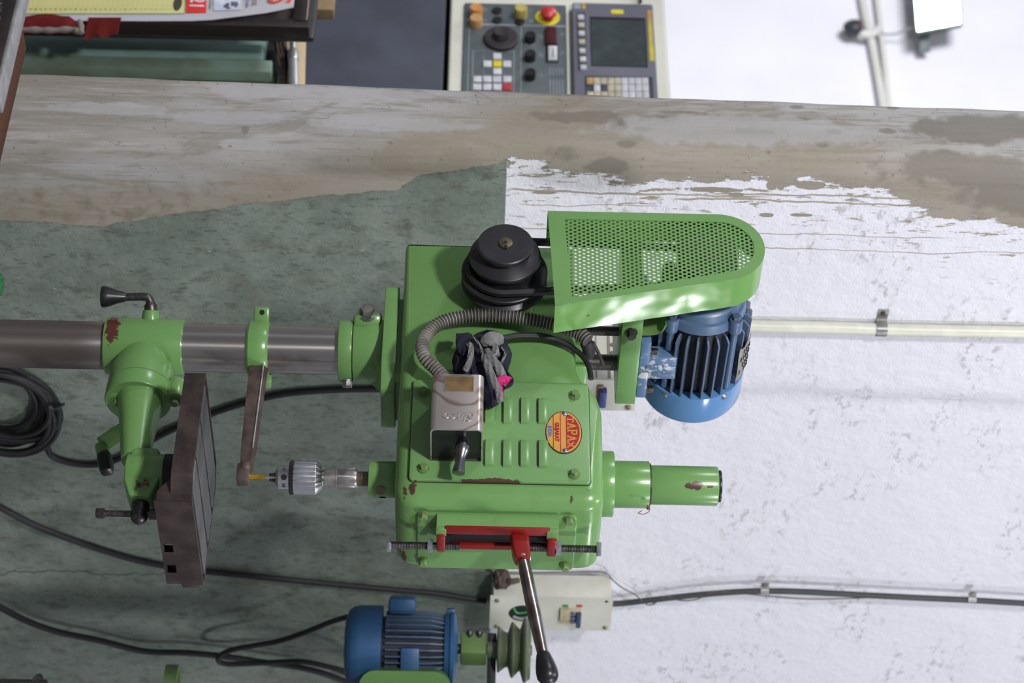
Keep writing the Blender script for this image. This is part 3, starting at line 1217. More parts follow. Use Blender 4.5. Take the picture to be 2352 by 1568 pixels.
M['satin'] = satin_rust()
sw = bm = B()
# shell: section in (z, y), open towards the front


def sect(ins):
    q = rrect(bz0 + ins, ys + ins, bz1 - ins, -.0925 + .02, .008 - ins * .8, 5)
    return [(z, min(y, -.0925)) for z, y in q]


o_, i_ = sect(0), sect(.0022)
loft(bm, [[C((x, y, z)) for z, y in s] for x, s in ((bx0 + .004, sect(.004)), (bx0 + .001, sect(.0012)), (bx0, sect(.0012)) if False else (bx0 + .0015, o_), (bx1, o_), (bx1, i_), (bx0 + .02, i_))], True, True)
swb = obj('switch_box', bm, M['satin'], T)
bm = B()
box(bm, (bx0 + .01, ys + .003, bz0 + .003), (bx1 - .004, -.093, bz1 - .003))
obj('switch_block', bm, M['black'], swb)
bm = B()
w0_, w1_ = PY(1023, 865, ys), PY(1086, 899, ys)
box(bm, (w0_.x, ys - .0004, w0_.z), (w1_.x, ys + .001, w1_.z))
obj('window', bm, mat('brown_window', (.19, .115, .045), .4, 0, .2, 60), swb)
bm = B()
frame(bm, [(w0_.x - .0012, w0_.z - .0012), (w1_.x + .0012, w0_.z - .0012), (w1_.x + .0012, w1_.z + .0012), (w0_.x - .0012, w1_.z + .0012)],
      [(w0_.x, w0_.z), (w1_.x, w0_.z), (w1_.x, w1_.z), (w0_.x, w1_.z)], side, ys + .001, ys - .0009)
obj('window_rim', bm, M['chrome'], swb)
pS = PY(1054, 956, ys)
bm = text_mesh('Sinco', .020, lambda u, v, w: C((pS.x + v, w, pS.z - u)), ys - .0002, .0010, sx=1.0, shear=.28, bold=.0006)
obj('lettering', bm, M['satin'], swb, label='embossed script Sinco', smooth=False)
bm = B()
zl_ = PX(1062, 1020, bx1).z
yl_ = (ys - .0925) / 2 - .002
a = C((bx1 - .006, yl_ - .008, zl_ + .002))
lathe(bm, a, (.95, .25, -.12), [(0, .006), (.008, .0095), (.015, .0108), (.022, .0098), (.030, .0068), (.040, .0070), (.052, .0092), (.0545, .0090), (.055, .007)], 24)
obj('switch_lever', bm, mat('dark_chrome', (.30, .31, .33), .22, 1.0), swb)

# --- flexible conduit from the box to the motor
hp = [PY(1030, 878, -.118), PY(1004, 850, -.122), PY(979, 825, -.126), PY(970, 795, -.126), PY(985, 762, -.124), PY(1020, 738, -.122), PY(1075, 726, -.120), PY(1140, 725, -.120), PY(1215, 733, -.120), PY(1280, 747, -.120), PY(1330, 765, -.122), PY(1352, 783, -.120)]
hp = resample(spline(hp, 14), .0013)
bm = B()
tube(bm, hp, .0098, 16, rf=lambda t, i: .0104 if (i % 4) < 2 else .0082)
for k_, f in enumerate(bm.faces):
    f.material_index = 1 if (k_ // 16) % 4 in (1, 2) else 0
obj('flexible_conduit', bm, [M['hose'], M['hosevalley']], T, ang=20)
bm = B()
tube(bm, spline([PY(1346, 786, -.110), PY(1352, 800, -.100), PY(1352, 812, -.08)], 6), .0095, 14)
obj('conduit_nut', bm, M['rubber'], T)
bm = B()
tube(bm, spline([PY(1362, 786, -.112), PY(1372, 805, -.09), PY(1380, 824, -.05), PY(1384, 838, -.03)], 6), .0028, 8)
obj('fibre_wrapped_wire', bm, mat('frayed_brown_wire', (.06, .045, .035), .9, bump=.6, bscale=400), T)
bm = B()
for k in range(3):
    o2 = k * 5
    tube(bm, spline([PY(1148, 777 + o2 * .4, -.128), PY(1190, 770 + o2 * .3, -.118), PY(1250, 772 + o2 * .3, -.106), PY(1300, 790, -.098), PY(1335, 815, -.094), PY(1352, 842, -.094), PY(1358, 870 - o2, -.092)], 8), .0030 if k else .0042, 8)
obj('motor_cable', bm, M['rubber'], T)

# --- step pulley
AX = -.046
pb = PY(1157, 676, -.086)
px_, pz_ = pb.x, pb.z
bm = B()
box(bm, (px_ - .044, -.106, pz_ - .044), (px_ + .044, -.085, pz_ + .043), .003)
obj('pulley_boss', bm, M['green'], T)
bm = B()
y0 = -.197
prof = [(0, .0395), (.0012, .0412), (.006, .0415), (.0075, .041), (.014, .0345), (.0165, .0345), (.0245, .0515), (.0255, .0530), (.030, .0530), (.0315, .0522), (.0425, .0465), (.0560, .0465), (.0590, .0630), (.0600, .0645), (.0640, .0645), (.0650, .0635),
        (.070, .0540), (.0725, .0540), (.078, .0635), (.079, .0645), (.084, .0645), (.0850, .0632), (.0855, .030)]
lathe(bm, (px_, y0, pz_), (0, 1, 0), prof, 64)
cyl(bm, (px_, y0 + .08, pz_), (px_, -.10, pz_), .018, n=24)
pul = obj('step_pulley', bm, M['iron'], T, ang=22)
bm = B()
cyl(bm, (px_, y0 + .003, pz_), (px_, y0 - .0028, pz_), .0105, n=28, bev=.0006)
sh = obj('pulley_shaft', bm, M['brass'], pul)
bm = B()
cyl(bm, (px_, y0 - .0012, pz_), (px_, y0 - .0031, pz_), .0028, n=14)
box(bm, (px_ + .006, y0 - .0031, pz_ - .002), (px_ + .0115, y0 - .001, pz_ + .0022))
obj('keyway', bm, M['void'], pul)

# --- motor
MZ = 1.620
MX = AX
M['blue_cover'] = paint('blue_enamel_fan_cover', (.105, .25, .50), chip=(.04, .05, .08), rough=.17)
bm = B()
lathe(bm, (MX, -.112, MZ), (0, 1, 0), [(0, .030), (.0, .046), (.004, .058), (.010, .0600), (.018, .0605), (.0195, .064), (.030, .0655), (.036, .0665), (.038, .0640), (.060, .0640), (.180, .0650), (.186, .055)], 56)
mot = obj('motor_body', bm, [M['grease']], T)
bm = B()
lathe(bm, (MX, -.114, MZ), (0, 1, 0), [(0, .040), (.002, .055), (.006, .0595), (.018, .0615), (.0195, .066), (.027, .0675), (.036, .0685), (.038, .066), (.038, .05)], 56)
eb = obj('end_bell', bm, M['blue_bell'], mot)
for k, ang_ in enumerate((42, 138, 222, 318)):
    aa = math.radians(ang_)
    r_ = .0715
    p = C((MX + r_ * math.cos(aa), -.100, MZ + r_ * math.sin(aa)))
    bm = B()
    cyl(bm, p + C((0, 0, 0)), p + C((0, .026, 0)), .0105, n=18, bev=.0012)
    cyl(bm, p + C((0, .02, 0)), p + C((0, .170, 0)), .0058, n=12)
    bl = obj('bell_lug', bm, M['blue_bell'], mot)
    bm = B()
    hexbolt(bm, p, (0, -1, 0), .0070, .0065)
    obj('bolt', bm, M['blue_dirty'], mot)
NF = 30
first = None
for k in range(NF):
    aa = 2 * PI * (k + .5) / NF
    if any(abs((math.degrees(aa) - q + 180) % 360 - 180) < 5 for q in (42, 138, 222, 318)):
        continue
    if 246 < math.degrees(aa) < 294:
        continue
    if first is None:
        bm = B()
        P2 = round_poly([(-.070, .060), (.080, .060), (.074, .0785), (-.062, .0800), (-.070, .072)], .003, 2)
        pillow(bm, P2, lambda u, v, w: C((v, u, w)), -.0017, .0017, .0006, .0006, seg=1)
        first = me0 = None
        for v in bm.verts:
            pass
        meF = finish(bm, M['blue_dirty'])
        first = True
    o = bpy.data.objects.new('fin', meF)
    COL.objects.link(o)
    o.parent = mot
    o.location = (MX, 0, MZ)
    o.rotation_euler = (0, -aa, 0)
bm = B()
lathe(bm, (MX, .058, MZ), (0, 1, 0), [(0, .0785), (0, .0800), (.052, .0800), (.060, .077), (.064, .070), (.066, .058), (.066, .0)], 64)
fc = obj('fan_cover', bm, M['blue_cover'], mot)
bm = B()
for ang_ in (35, 150, 215, 325):
    aa = math.radians(ang_)
    d2 = C((math.cos(aa), 0, math.sin(aa)))
    hexbolt(bm, C((MX, .066, MZ)) + d2 * .0795, d2, .0042, .003)
    obj('screw', bm, M['bolt'], mot)
    bm = B()
bm.free()
# feet and base
bm = B()
for y_ in (-.052, .028):
    pass
fx = MX + .072
zb = PX(1466, 860, .029).z
box(bm, (MX - .072, -.062, zb), (fx, .066, zb + .0155), .002)
box(bm, (fx - .026, PX(1520, 826, .029).y, zb + .01), (fx - .001, PX(1520, 876, .029).y, MZ - .035), .003)
box(bm, (fx - .028, PX(1520, 842, .029).y, zb + .01), (fx + .003, PX(1520, 858, .029).y, MZ - .036), .003)
obj('motor_foot', bm, paint('blue_enamel_scraped', (.10, .18, .32), chip=(.50, .50, .52), chips=.22, rough=.35), mot)
for a, b in ((1492, 830), (1488, 893), (1492, 808)):
    p = PX(a, b, fx - .012)
    bm = B()
    hexbolt(bm, C((p.x, p.y, zb + .015)), (0, 0, 1), .0065, .010)
    obj('bolt', bm, M['thread'], mot)
# paper label on the fins
bm = B()
q = [PY(1692, 790, -.0), PY(1722, 770, -.0), PY(1713, 850, .03), PY(1688, 872, .03)]


def onmot(ang_, y, r=.0835): return C((MX + r * math.cos(math.radians(ang_)), y, MZ + r * math.sin(math.radians(ang_))))


rings = []
for y_ in [-.036 + .074 * k / 6 for k in range(7)]:
    rings.append([onmot(47 + 26 * i / 6, y_ + .006 * math.sin(i), .0828 + .0006 * math.sin(3 * i + y_ * 90)) for i in range(7)])
loft(bm, rings, False, False, closed=False)
ext = bmesh.ops.solidify(bm, geom=bm.faces[:], thickness=.0006)
lb = obj('paper_label', bm, mat('grubby_paper', (.55, .54, .50), .7, 0, .2, 60, col2=(.35, .33, .30)), mot, label='torn grubby paper label')
bm = B()
for i in range(5):
    a_ = 51 + i * 4.3
    for y_ in (-.026, -.012, .004, .018):
        if random.random() < .8:
            pts = [onmot(a_, y_ + dy, .0840) for dy in (0, .006, .010)]
            tube(bm, pts, .0007, 4)
obj('label_print', bm, M['black'], lb)

# motor plate and its two posts
bm = B()
pz0, pz1 = 1.4960, zb - .0005
box(bm, (MX - .085, -.128, pz0), (.029, .078, pz1), .0015)
pl_ = obj('motor_plate', bm, M['green'], T)
bm = B()
p = PX(1450, 762, .029)
hexbolt(bm, C((.029, p.y, p.z)), (1, 0, 0), .007, .010)
obj('bolt', bm, M['thread'], pl_)
bm = B()
pr = PX(1390, 760, -.02)
N_ = 26
cyl(bm, (-.02, pr.y, 1.38), (-.02, pr.y, pz1 - .004), .0075, n=12)
obj('threaded_rod', bm, M['thread'], T)
bm = B()
pr2 = PX(1390, 832, 0)
cyl(bm, (0, pr2.y, 1.37), (0, pr2.y, pz0 + .004), .0125, n=24)
obj('slide_post', bm, M['thread'], T)
bm = B()
box(bm, (-.03, pr2.y - .034, 1.40), (.04, pr2.y + .028, 1.449), .004)
obj('post_socket', bm, M['green'], T)
bm = B()
# bent strap holding the guard to the motor plate
sp_ = [PX(1438, 745, .0), PX(1500, 745, .0), PX(1520, 738, .0), PX(1530, 722, .0)]
pts = spline([C((.0, p.y, p.z)) for p in sp_], 5)
rings = [[p + C((-.02, 0, 0)) + n_ for n_ in (C((0, 0, .001)), C((.04, 0, .001)), C((.04, .002, -.002)), C((0, .002, -.002)))] for p in pts]
loft(bm, rings)
obj('guard_strap', bm, M['green_olive'], T)

# --- belt guard
gy0, gy1 = -.200, -.140
g_a, g_b = PY(1258, 484, gy0), PY(1275, 701, gy0)
gc, gr = (-.046, 1.6355), .0675


def guard_outline(k):
    """k = inset; points counter-clockwise in (x, z), tapering towards a round top"""
    r = gr - k
    pts = []
    bl, br = (g_a.x + k, g_a.z + k * 1.55), (g_b.x - k, g_b.z + k * 1.55)
    pts += [(bl[0] + (br[0] - bl[0]) * i / 8, bl[1] + (br[1] - bl[1]) * i / 8) for i in range(8)]
    # tangent on the front side
    d = Vector((gc[0] - br[0], gc[1] - br[1]))
    th = math.atan2(d.y, d.x)
    al = math.acos(r / d.length)
    a0 = th + PI - al if False else th - (PI / 2 - math.asin(r / d.length)) * 0 - math.acos(min(1, r / d.length)) + 0
    # angle of the tangent point seen from the centre
    back = math.atan2(br[1] - gc[1], br[0] - gc[0])
    t0 = back + math.acos(r / d.length)
    d2 = Vector((bl[0] - gc[0], bl[1] - gc[1]))
    t1 = math.atan2(d2.y, d2.x) - math.acos(r / d2.length)
    if t1 < t0:
        t1 += 2 * PI
    p0 = (gc[0] + r * math.cos(t0), gc[1] + r * math.sin(t0))
    p1 = (gc[0] + r * math.cos(t1), gc[1] + r * math.sin(t1))
    pts += [(br[0] + (p0[0] - br[0]) * i / 12, br[1] + (p0[1] - br[1]) * i / 12) for i in range(12)]
    pts += [(gc[0] + r * math.cos(t0 + (t1 - t0) * i / 28), gc[1] + r * math.sin(t0 + (t1 - t0) * i / 28)) for i in range(28)]
    pts += [(p1[0] + (bl[0] - p1[0]) * i / 12, p1[1] + (bl[1] - p1[1]) * i / 12) for i in range(12)]
    return pts


GO, GI = guard_outline(0), guard_outline(.0160)
bm = B()
frame(bm, GO, GI, side, gy0 + .0015, gy0)
gd = obj('guard_frame', bm, M['green'], T, smooth=False)
bm = B()
# the band: open at the bottom end where the belt passes
nb = 8
top = GO[nb:] + [GO[0]]
in_ = [(p[0] - n_[0] * .0014, p[1] - n_[1] * .0014) for p, n_ in zip(GO, norm2(GO))]
inn = in_[nb:] + [in_[0]]
v1 = [[bm.verts.new(side(p[0], p[1], w)) for p in Q] for Q, w in ((top, gy0 + .0004), (top, gy1), (inn, gy1), (inn, gy0 + .0004))]
for a in range(4):
    A_, C_ = v1[a], v1[(a + 1) % 4]
    for i in range(len(top) - 1):
        bm.faces.new((A_[i], A_[i + 1], C_[i + 1], C_[i]))
# shallow dents in the thin sheet
for v in bm.verts:
    d = (v.co - C((.012, -.17, 1.60))).length
    v.co.x += .0009 * math.sin(v.co.z * 190) * math.exp(-(d / .07) ** 2)
obj('guard_band', bm, paint('green_enamel_sheet', (.150, .325, .085), rough=.16, bump=.32, bscale=9, bdist=.014, spots=[(PY(1345, 716, -.16), (.004, .01, .006)), (PX(1350, 705, .05), (.02, .004, .004))]), gd)
# perforated sheet: every hole is cut
bm = B()
pit = PY(1400, 600, gy0).z - PY(1389.2, 600, gy0).z
PT = .00735


def inside(P, u, v):
    c_ = False
    for i in range(len(P)):
        (x1, y1), (x2, y2) = P[i - 1], P[i]
        if (y1 > v) != (y2 > v) and u < (x2 - x1) * (v - y1) / (y2 - y1) + x1:
            c_ = not c_
    return c_


GM = guard_outline(.0125)
row = 0
zr = g_a.z + .015
yp = gy0 + .0012
while zr < gc[1] + gr:
    u = -.13 + (PT / 2 if row % 2 else 0)
    while u < .10:
        if inside(GM, u, zr):
            hx = [(u + PT / math.sqrt(3) * math.cos(PI / 6 + PI / 3 * i), zr + PT / math.sqrt(3) * math.sin(PI / 6 + PI / 3 * i)) for i in range(6)]
            hx2 = []
            for i in range(6):
                a_, b_ = hx[i], hx[(i + 1) % 6]
                hx2 += [a_, ((a_[0] + b_[0]) / 2, (a_[1] + b_[1]) / 2)]
            ho = [(u + PT * .315 * math.cos(PI / 6 + PI / 6 * i), zr + PT * .315 * math.sin(PI / 6 + PI / 6 * i)) for i in range(12)]
            a_ = [bm.verts.new(side(*p, yp)) for p in hx2]
            b_ = [bm.verts.new(side(*p, yp)) for p in ho]
            c_ = [bm.verts.new(side(*p, yp + .001)) for p in ho]
            for i in range(12):
                j = (i + 1) % 12
                bm.faces.new((a_[i], a_[j], b_[j], b_[i]))
                bm.faces.new((b_[i], b_[j], c_[j], c_[i]))
        u += PT
    zr += PT * math.sqrt(3) / 2
    row += 1
bmesh.ops.remove_doubles(bm, verts=bm.verts[:], dist=2e-5)
obj('perforated_sheet', bm, M['green'], gd, smooth=False)
# motor pulley and the belt
bm = B()
lathe(bm, (MX, -.188, MZ), (0, 1, 0), [(0, .046), (.005, .046), (.013, .037), (.016, .037), (.022, .046), (.026, .046), (.034, .030), (.037, .030), (.046, .036), (.055, .022), (.078, .022)], 40)
obj('motor_pulley', bm, M['iron'], T, ang=22)
bm = B()
yb = -.1475
loop = []
ra, rb = .0540, .036
for i in range(17):
    a_ = math.radians(180 + 180 * i / 16)
    loop.append(C((px_ + ra * math.cos(a_), yb, pz_ + ra * math.sin(a_))))
for i in range(17):
    a_ = math.radians(180 * i / 16)
    loop.append(C((MX + rb * math.cos(a_), yb - .010, MZ + rb * math.sin(a_))))
fine = []
for a_, b_ in zip(loop, loop[1:] + loop[:1]):
    k_ = 6 if (b_ - a_).length > .1 else 1
    fine += [a_ + (b_ - a_) * i / k_ for i in range(k_)]
tube(bm, fine, .0062, 6, closed=True)
obj('belt', bm, M['rubber'], T)

# --- spindle side: quill on top, nose, collet, chuck and tap below
bm = B()
cyl(bm, (XS, 0, 1.455), (XS, 0, 1.4832), .0482, n=48, bev=.0015)
obj('quill_flange', bm, M['green'], T)
bm = B()
cyl(bm, (XS, 0, 1.47), (XS, 0, 1.5350), .0345, n=48, bev=.001)
obj('quill_sleeve', bm, M['green'], T)
bm = B()
cyl(bm, (XS, 0, 1.534), (XS, 0, 1.5372), .0315, n=40)
obj('quill_gap', bm, M['thread'], T)
bm = B()
cyl(bm, (XS, 0, 1.537), (XS, 0, 1.6355), .0288, n=48, bev=.002)
_dv = C((CAM.dot(LX) - XS, CAM.dot(LY), 0)).normalized()
_qs = C((XS, 0, PX(1592, 1118, XS).z)) + _dv * .0288
qt = obj('quill_cap', bm, paint('green_enamel_cap', GRN, spots=[(_qs, (.006, .006, .015)), (_qs + C((0, 0, .022)), (.003, .003, .006))]), T)
bm = B()
cyl(bm, (XS, 0, 1.635), (XS, 0, 1.6405), .0235, n=36, bev=.001)
obj('cap_plug', bm, M['black'], qt)
bm = B()
tube(bm, spline([PY(1487, 1160, -.005), PY(1492, 1172, -.006), PY(1480, 1180, -.006), PY(1466, 1178, -.006), PY(1475, 1172, -.006)], 6), .0006, 5)
ball(bm, PY(1489, 1166, -.006), .003, n=8)
obj('twine', bm, mat('brown_twine', (.20, .08, .03), .9), T)
M['green_nose'] = paint('green_enamel_nose', GRN, chips=.03)
bm = B()
cyl(bm, (XS, 0, 1.1275), (XS, 0, 1.168), .0265, n=40, bev=.0012)
ns = obj('spindle_nose', bm, M['green_nose'], T)
bm = B()
p = PX(875, 1118, XS + .018)
dn = C((.72, -.69, 0)).normalized()
dd = toR(-_f)
p1 = C((XS, 0, p.z)) + C((p.x - XS, p.y, 0)).normalized() * .026
cyl(bm, p1, p1 + C((p1.x - XS, p1.y, 0)).normalized() * .001, .0075, n=24)
obj('grease_plug', bm, M['brass'], ns)
bm = B()
p2 = C((XS, 0, p.z + .002)) + C((.022, .0145, 0))
cyl(bm, p2 * 1.0, p2 + C((.0008, .0006, 0)), .0052, n=18)
obj('spanner_hole', bm, M['void'], ns)
bm = B()
cyl(bm, (XS, 0, 1.108), (XS, 0, 1.13), .0108, n=28)
obj('spindle_shaft', bm, M['brass'], T)
bm = B()
lathe(bm, (XS, 0, 1.062), (0, 0, 1), [(0, .0125), (.0015, .0140), (.0160, .0142), (.0163, .0135), (.0172, .0135), (.0175, .0145), (.046, .0145), (.0485, .0135), (.05, .0115)], 24, ang_ if False else 0.2)
for k in range(6):
    a_ = PI / 3 * k + .4
    d2 = C((math.cos(a_), math.sin(a_), 0))
    obox(bm, C((XS, 0, 1.095)) + d2 * .0132, d2, d2.cross(C((0, 0, 1))), C((0, 0, 1)), .0017, .0058, .0125, .001)
obj('collet_nut', bm, M['steel'], T)
bm = B()
lathe(bm, (XS, 0, .991), (0, 0, 1), [(0, .0085), (.002, .0125), (.0050, .0168), (.0055, .0174), (.022, .0176), (.0225, .0172)], 40)
chk = obj('drill_chuck', bm, M['chrome'], T, label='polished drill chuck with a fluted sleeve')
bm = B()
nt = 36
rings = []
for z_, k_ in ((1.0122, .90), (1.0135, 1), (1.0180, 1), (1.0185, .93)):
    rings.append([C((XS + (.0252 if i % 4 < 2 else .0232) * k_ * math.cos(2 * PI * i / (nt * 4)), (.0252 if i % 4 < 2 else .0232) * k_ * math.sin(2 * PI * i / (nt * 4)), z_)) for i in range(nt * 4)])
loft(bm, rings)
obj('key_ring', bm, M['iron'], chk, smooth=False)
bm = B()
nt = 16
rings = []
for z_, k_ in ((1.0182, .97), (1.0190, 1), (1.0505, 1), (1.0515, .985), (1.0595, .72), (1.0600, .55), (1.0635, .45)):
    rings.append([])
    for i in range(nt * 8):
        s = i % 8
        r_ = {0: .0232, 1: .0241, 2: .0245, 3: .0246, 4: .0246, 5: .0245, 6: .0241, 7: .0232}[s]
        if k_ < .9:
            r_ = .0243
        a_ = 2 * PI * i / (nt * 8)
        rings[-1].append(C((XS + r_ * k_ * math.cos(a_), r_ * k_ * math.sin(a_), z_)))
loft(bm, rings)
obj('chuck_sleeve', bm, M['chrome'], chk, ang=28)
bm = B()
dv = C((CAM.dot(LX) - XS, CAM.dot(LY), 0)).normalized()
pz2 = PX(654, 1094, XS).z
cyl(bm, C((XS, 0, pz2)) + dv * .0170, C((XS, 0, pz2)) + dv * .0179, .0043, n=18)
obj('key_hole', bm, M['void'], chk)
for tx_, sgn in (('IN', 1), ('10', -1)):
    du2 = (dv * .72 + C((-dv.y, dv.x, 0)) * sgn * .66).normalized()
    tn = C((0, 0, 1)).cross(du2)
    bm = text_mesh(tx_, .0072, lambda u, v, w: C((XS, 0, pz2 - .0005)) + du2 * (.0177 + w) + tn * u + C((0, 0, v)), 0, .0002)
    obj('stamp', bm, M['thread'], chk, smooth=False)
bm = B()
for k in range(3):
    a_ = 2 * PI * k / 3 + .5
    d2 = C((math.cos(a_), math.sin(a_), 0))
    bar(bm, C((XS, 0, .9975)) + d2 * .0075, C((XS, 0, .983)) + d2 * .0040, .004, .004, up=d2, bev=.0006)
obj('jaw', bm, M['thread'], chk)
bm = B()
cyl(bm, (XS, 0, .977), (XS, 0, .995), .0034, n=16)
obj('tap_shank', bm, M['chrome'], T)
bm = B()
rings = []
for z_ in [.941 + .036 * k / 12 for k in range(13)]:
    rings.append([C((XS + (.0036 if i % 4 else .0021) * math.cos(2 * PI * i / 16 + z_ * 8), (.0036 if i % 4 else .0021) * math.sin(2 * PI * i / 16 + z_ * 8), z_)) for i in range(16)])
loft(bm, rings)
obj('tap', bm, M['gold'], T, label='gold coloured tap held in the chuck')

# --- lever box on the front
bm = B()
FX = .3472
fy0, fy1, fz0, fz1 = -.0575, .0715, 1.2010, 1.4270
pillow(bm, rrect(fy0, fz0, fy1, fz1, .010), front, .335, FX + .004, 0, .0018)
fp = obj('front_plate', bm, M['green'], T)
FP = FX + .004
for a, b in ((973, 1181), (1307, 1191), (972, 1287), (1298, 1297)):
    p = PX(a, b, FP)
    bm = B()
    hexbolt(bm, p, (1, 0, 0), .0062, .0070)
    obj('bolt', bm, M['green_olive'], fp)
XL = FP + .020                 # face of the rails
la, lb_ = PX(1003, 1240, XL), PX(1281, 1247, XL)
y_top = PX(1140, 1214, XL).y
y_rail = PX(1140, 1229, XL).y
y_b0, y_b1 = PX(1120, 1252, XL).y, PX(1120, 1263, XL).y
bm = B()
pillow(bm, round_poly([(FP - .001, y_rail + .002), (FP - .001, y_top - .0065), (XL - .003, y_top - .0010), (XL - .002, y_rail + .002)], .002)[::-1], lambda u, v, w: C((u, v, w)), la.z, lb_.z, 0, 0)
rb = obj('slot_housing', bm, M['green'], T)
bm = B()
box(bm, (FP, y_top - .001, la.z + .012), (XL, y_rail, lb_.z - .012), .001)
obj('upper_rail', bm, M['red'], rb)
bm = B()
yl_a, yl_b = PX(1120, 1252.5, FP + .008).y, PX(1120, 1263, FP + .008).y
box(bm, (FP, yl_a, la.z + .020), (FP + .008, yl_b, lb_.z - .010), .002)
obj('lower_rail', bm, M['red'], rb)
bm = B()
box(bm, (FP - .001, y_rail - .001, la.z + .010), (FP + .0025, yl_b - .001, lb_.z - .010))
obj('slot', bm, M['void'], rb)
yb_ = PX(1100, 1254, XL).y
for a, b, c_ in ((1003, 1023, (1228, 1272)), (1256, 1279, (1232, 1278))):
    z0_, z1_ = PX(a, 1250, XL).z, PX(b, 1250, XL).z
    ya_, yz_ = PX(1100, c_[0] + 6, XL + .006).y, PX(1100, c_[1] - 4, XL + .006).y
    bm = B()
    box(bm, (FP - .001, ya_, z0_), (XL + .008, yz_, z1_), .003)
    obj('end_lug', bm, M['red'], rb)
    bm = B()
    zm = (z0_ + z1_) / 2
    pillow(bm, [(FP - .001, y_top - .005), (XL + .001, y_top + .004), (XL + .002, ya_ + .004), (FP - .001, ya_ + .004)], lambda u, v, w: C((u, v, w)), z0_ - .001, z1_ + .001, .001, .001)
    obj('lug_web', bm, M['green_worn'], rb)
xb_ = XL + .001


def bolt_z(a, b, nuts, heads):
    za, zb2 = PX(a, 1252, xb_).z, PX(b, 1252, xb_).z
    bm_ = B()
    n_ = int((zb2 - za) / .0011)
    lathe(bm_, (xb_, yb_, za), (0, 0, 1), [(i * (zb2 - za) / n_, .0056 if i % 2 else .0049) for i in range(n_ + 1)], 14)
    s = obj('stop_screw', bm_, M['thread'], rb)
    for h in heads:
        z_ = PX(h, 1252, xb_).z
        bm_ = B()
        lathe(bm_, (xb_, yb_, z_ - .0034), (0, 0, 1), [(0, .0098), (.0005, .0102), (.0063, .0102), (.0068, .0098)], 6, .3)
        obj('screw_head', bm_, M['bolt'], rb)
    for h in nuts:
        z_ = PX(h, 1252, xb_).z
        bm_ = B()
        lathe(bm_, (xb_, yb_, z_ - .004), (0, 0, 1), [(0, .0098), (.0005, .0108), (.0075, .0108), (.008, .0098)], 6, .7)
        obj('lock_nut', bm_, M['bolt'], rb)


bolt_z(890, 1056, (988,), (893,))
bolt_z(1212, 1379, (1283,), (1376,))
# lever block, rod and knob
yl0 = PX(1194, 1246, XL + .004).y
zl0 = PX(1194, 1246, XL + .004).z
bm = B()
hz_ = .0125
rings = []
for x_, hy_, hz2 in ((FP + .002, .0135, .0128), (XL + .004, .0135, .0128), (XL + .022, .0130, .0128), (XL + .036, .0105, .0105)):
    rings.append([C((x_, yl0 + v, zl0 + u + (x_ - XL) * .10)) for u, v in rrect(-hz2, -hy_, hz2, hy_, .004)])
loft(bm, rings)
lvk = obj('lever_block', bm, M['red'], T)
p_e = PY(1254, 1533, yl0 + .004)
p_s = C((XL + .030, yl0, zl0 + .004))
dl = (p_e - p_s).normalized()
bm = B()
cyl(bm, p_s - dl * .006, p_s + dl * .0035, .0115, .0118, 24, .001)
obj('lever_collar', bm, M['bolt'], lvk)
Lr = (p_e - p_s).length
bm = B()
lathe(bm, p_s, dl, [(0, .0082), (Lr * .12, .0092), (Lr * .55, .0100), (Lr * .9, .0078), (Lr * .97, .0074)], 28)
M['rod'] = mat('worn_chrome_rod', (.52, .50, .50), .22, 1.0, .2, 25, col2=(.24, .19, .17), stretch=None)
obj('lever_rod', bm, M['rod'], lvk)
bm = B()
lathe(bm, p_s + dl * (Lr - .022), dl, [(0, .0085), (.001, .0095), (.010, .0118), (.020, .0138), (.028, .0150), (.036, .0148), (.042, .0120), (.0455, .0075), (.047, .002)], 32)
obj('lever_knob', bm, M['black'], lvk)

# ================================================================== WORK GLOVES tucked between the hose and the switch box
def lump(bm, c, r, seed, amp=.25, fr=2.2, n=3, mi=0):
    from mathutils import noise as nz
    g = bmesh.ops.create_icosphere(bm, subdivisions=n, radius=1)
    for v in g['verts']:
        p = v.co.copy()
        k = 1 + amp * nz.noise(p * fr + C((seed, seed * 2, 0))) + amp * .5 * nz.noise(p * fr * 2.3 + C((0, seed, 5)))
        v.co = C((p.x * r[0] * k, p.y * r[1] * k, p.z * r[2] * k)) + C(c)


def ribbon(bm, pts, wd, th, nrm, wf=None, n=7):
    """a soft flattened strip of cloth along pts"""
    pts = spline(pts, 6)
    rings = []
    N = len(pts)
    for i, p in enumerate(pts):
        d = (pts[min(i + 1, N - 1)] - pts[max(i - 1, 0)]).normalized()
        s = d.cross(C(nrm)).normalized()
        u = s.cross(d)
        k = wf(i / (N - 1)) if wf else 1
        rings.append([p + s * (wd / 2 * k * math.cos(2 * PI * j / 12)) + u * (th / 2 * math.sin(2 * PI * j / 12) + .0012 * math.sin(j * 2 + i * .9)) for j in range(12)])
    loft(bm, rings)


def cloth(name, a, b, stripe=None):
    t = NT(name)
    n = t.noise(60, 4)
    c = t.mix(n, a, b)
    t.l(c, t.b.inputs['Base Color'])
    t.b.inputs['Roughness'].default_value = .95
    t.b.inputs['Specular IOR Level'].default_value = .15
    t.bump(t.math('ADD', t.noise(500, 2), t.math('MULTIPLY', t.noise(70, 4), 1.5)), .6, .002)
    return t.m


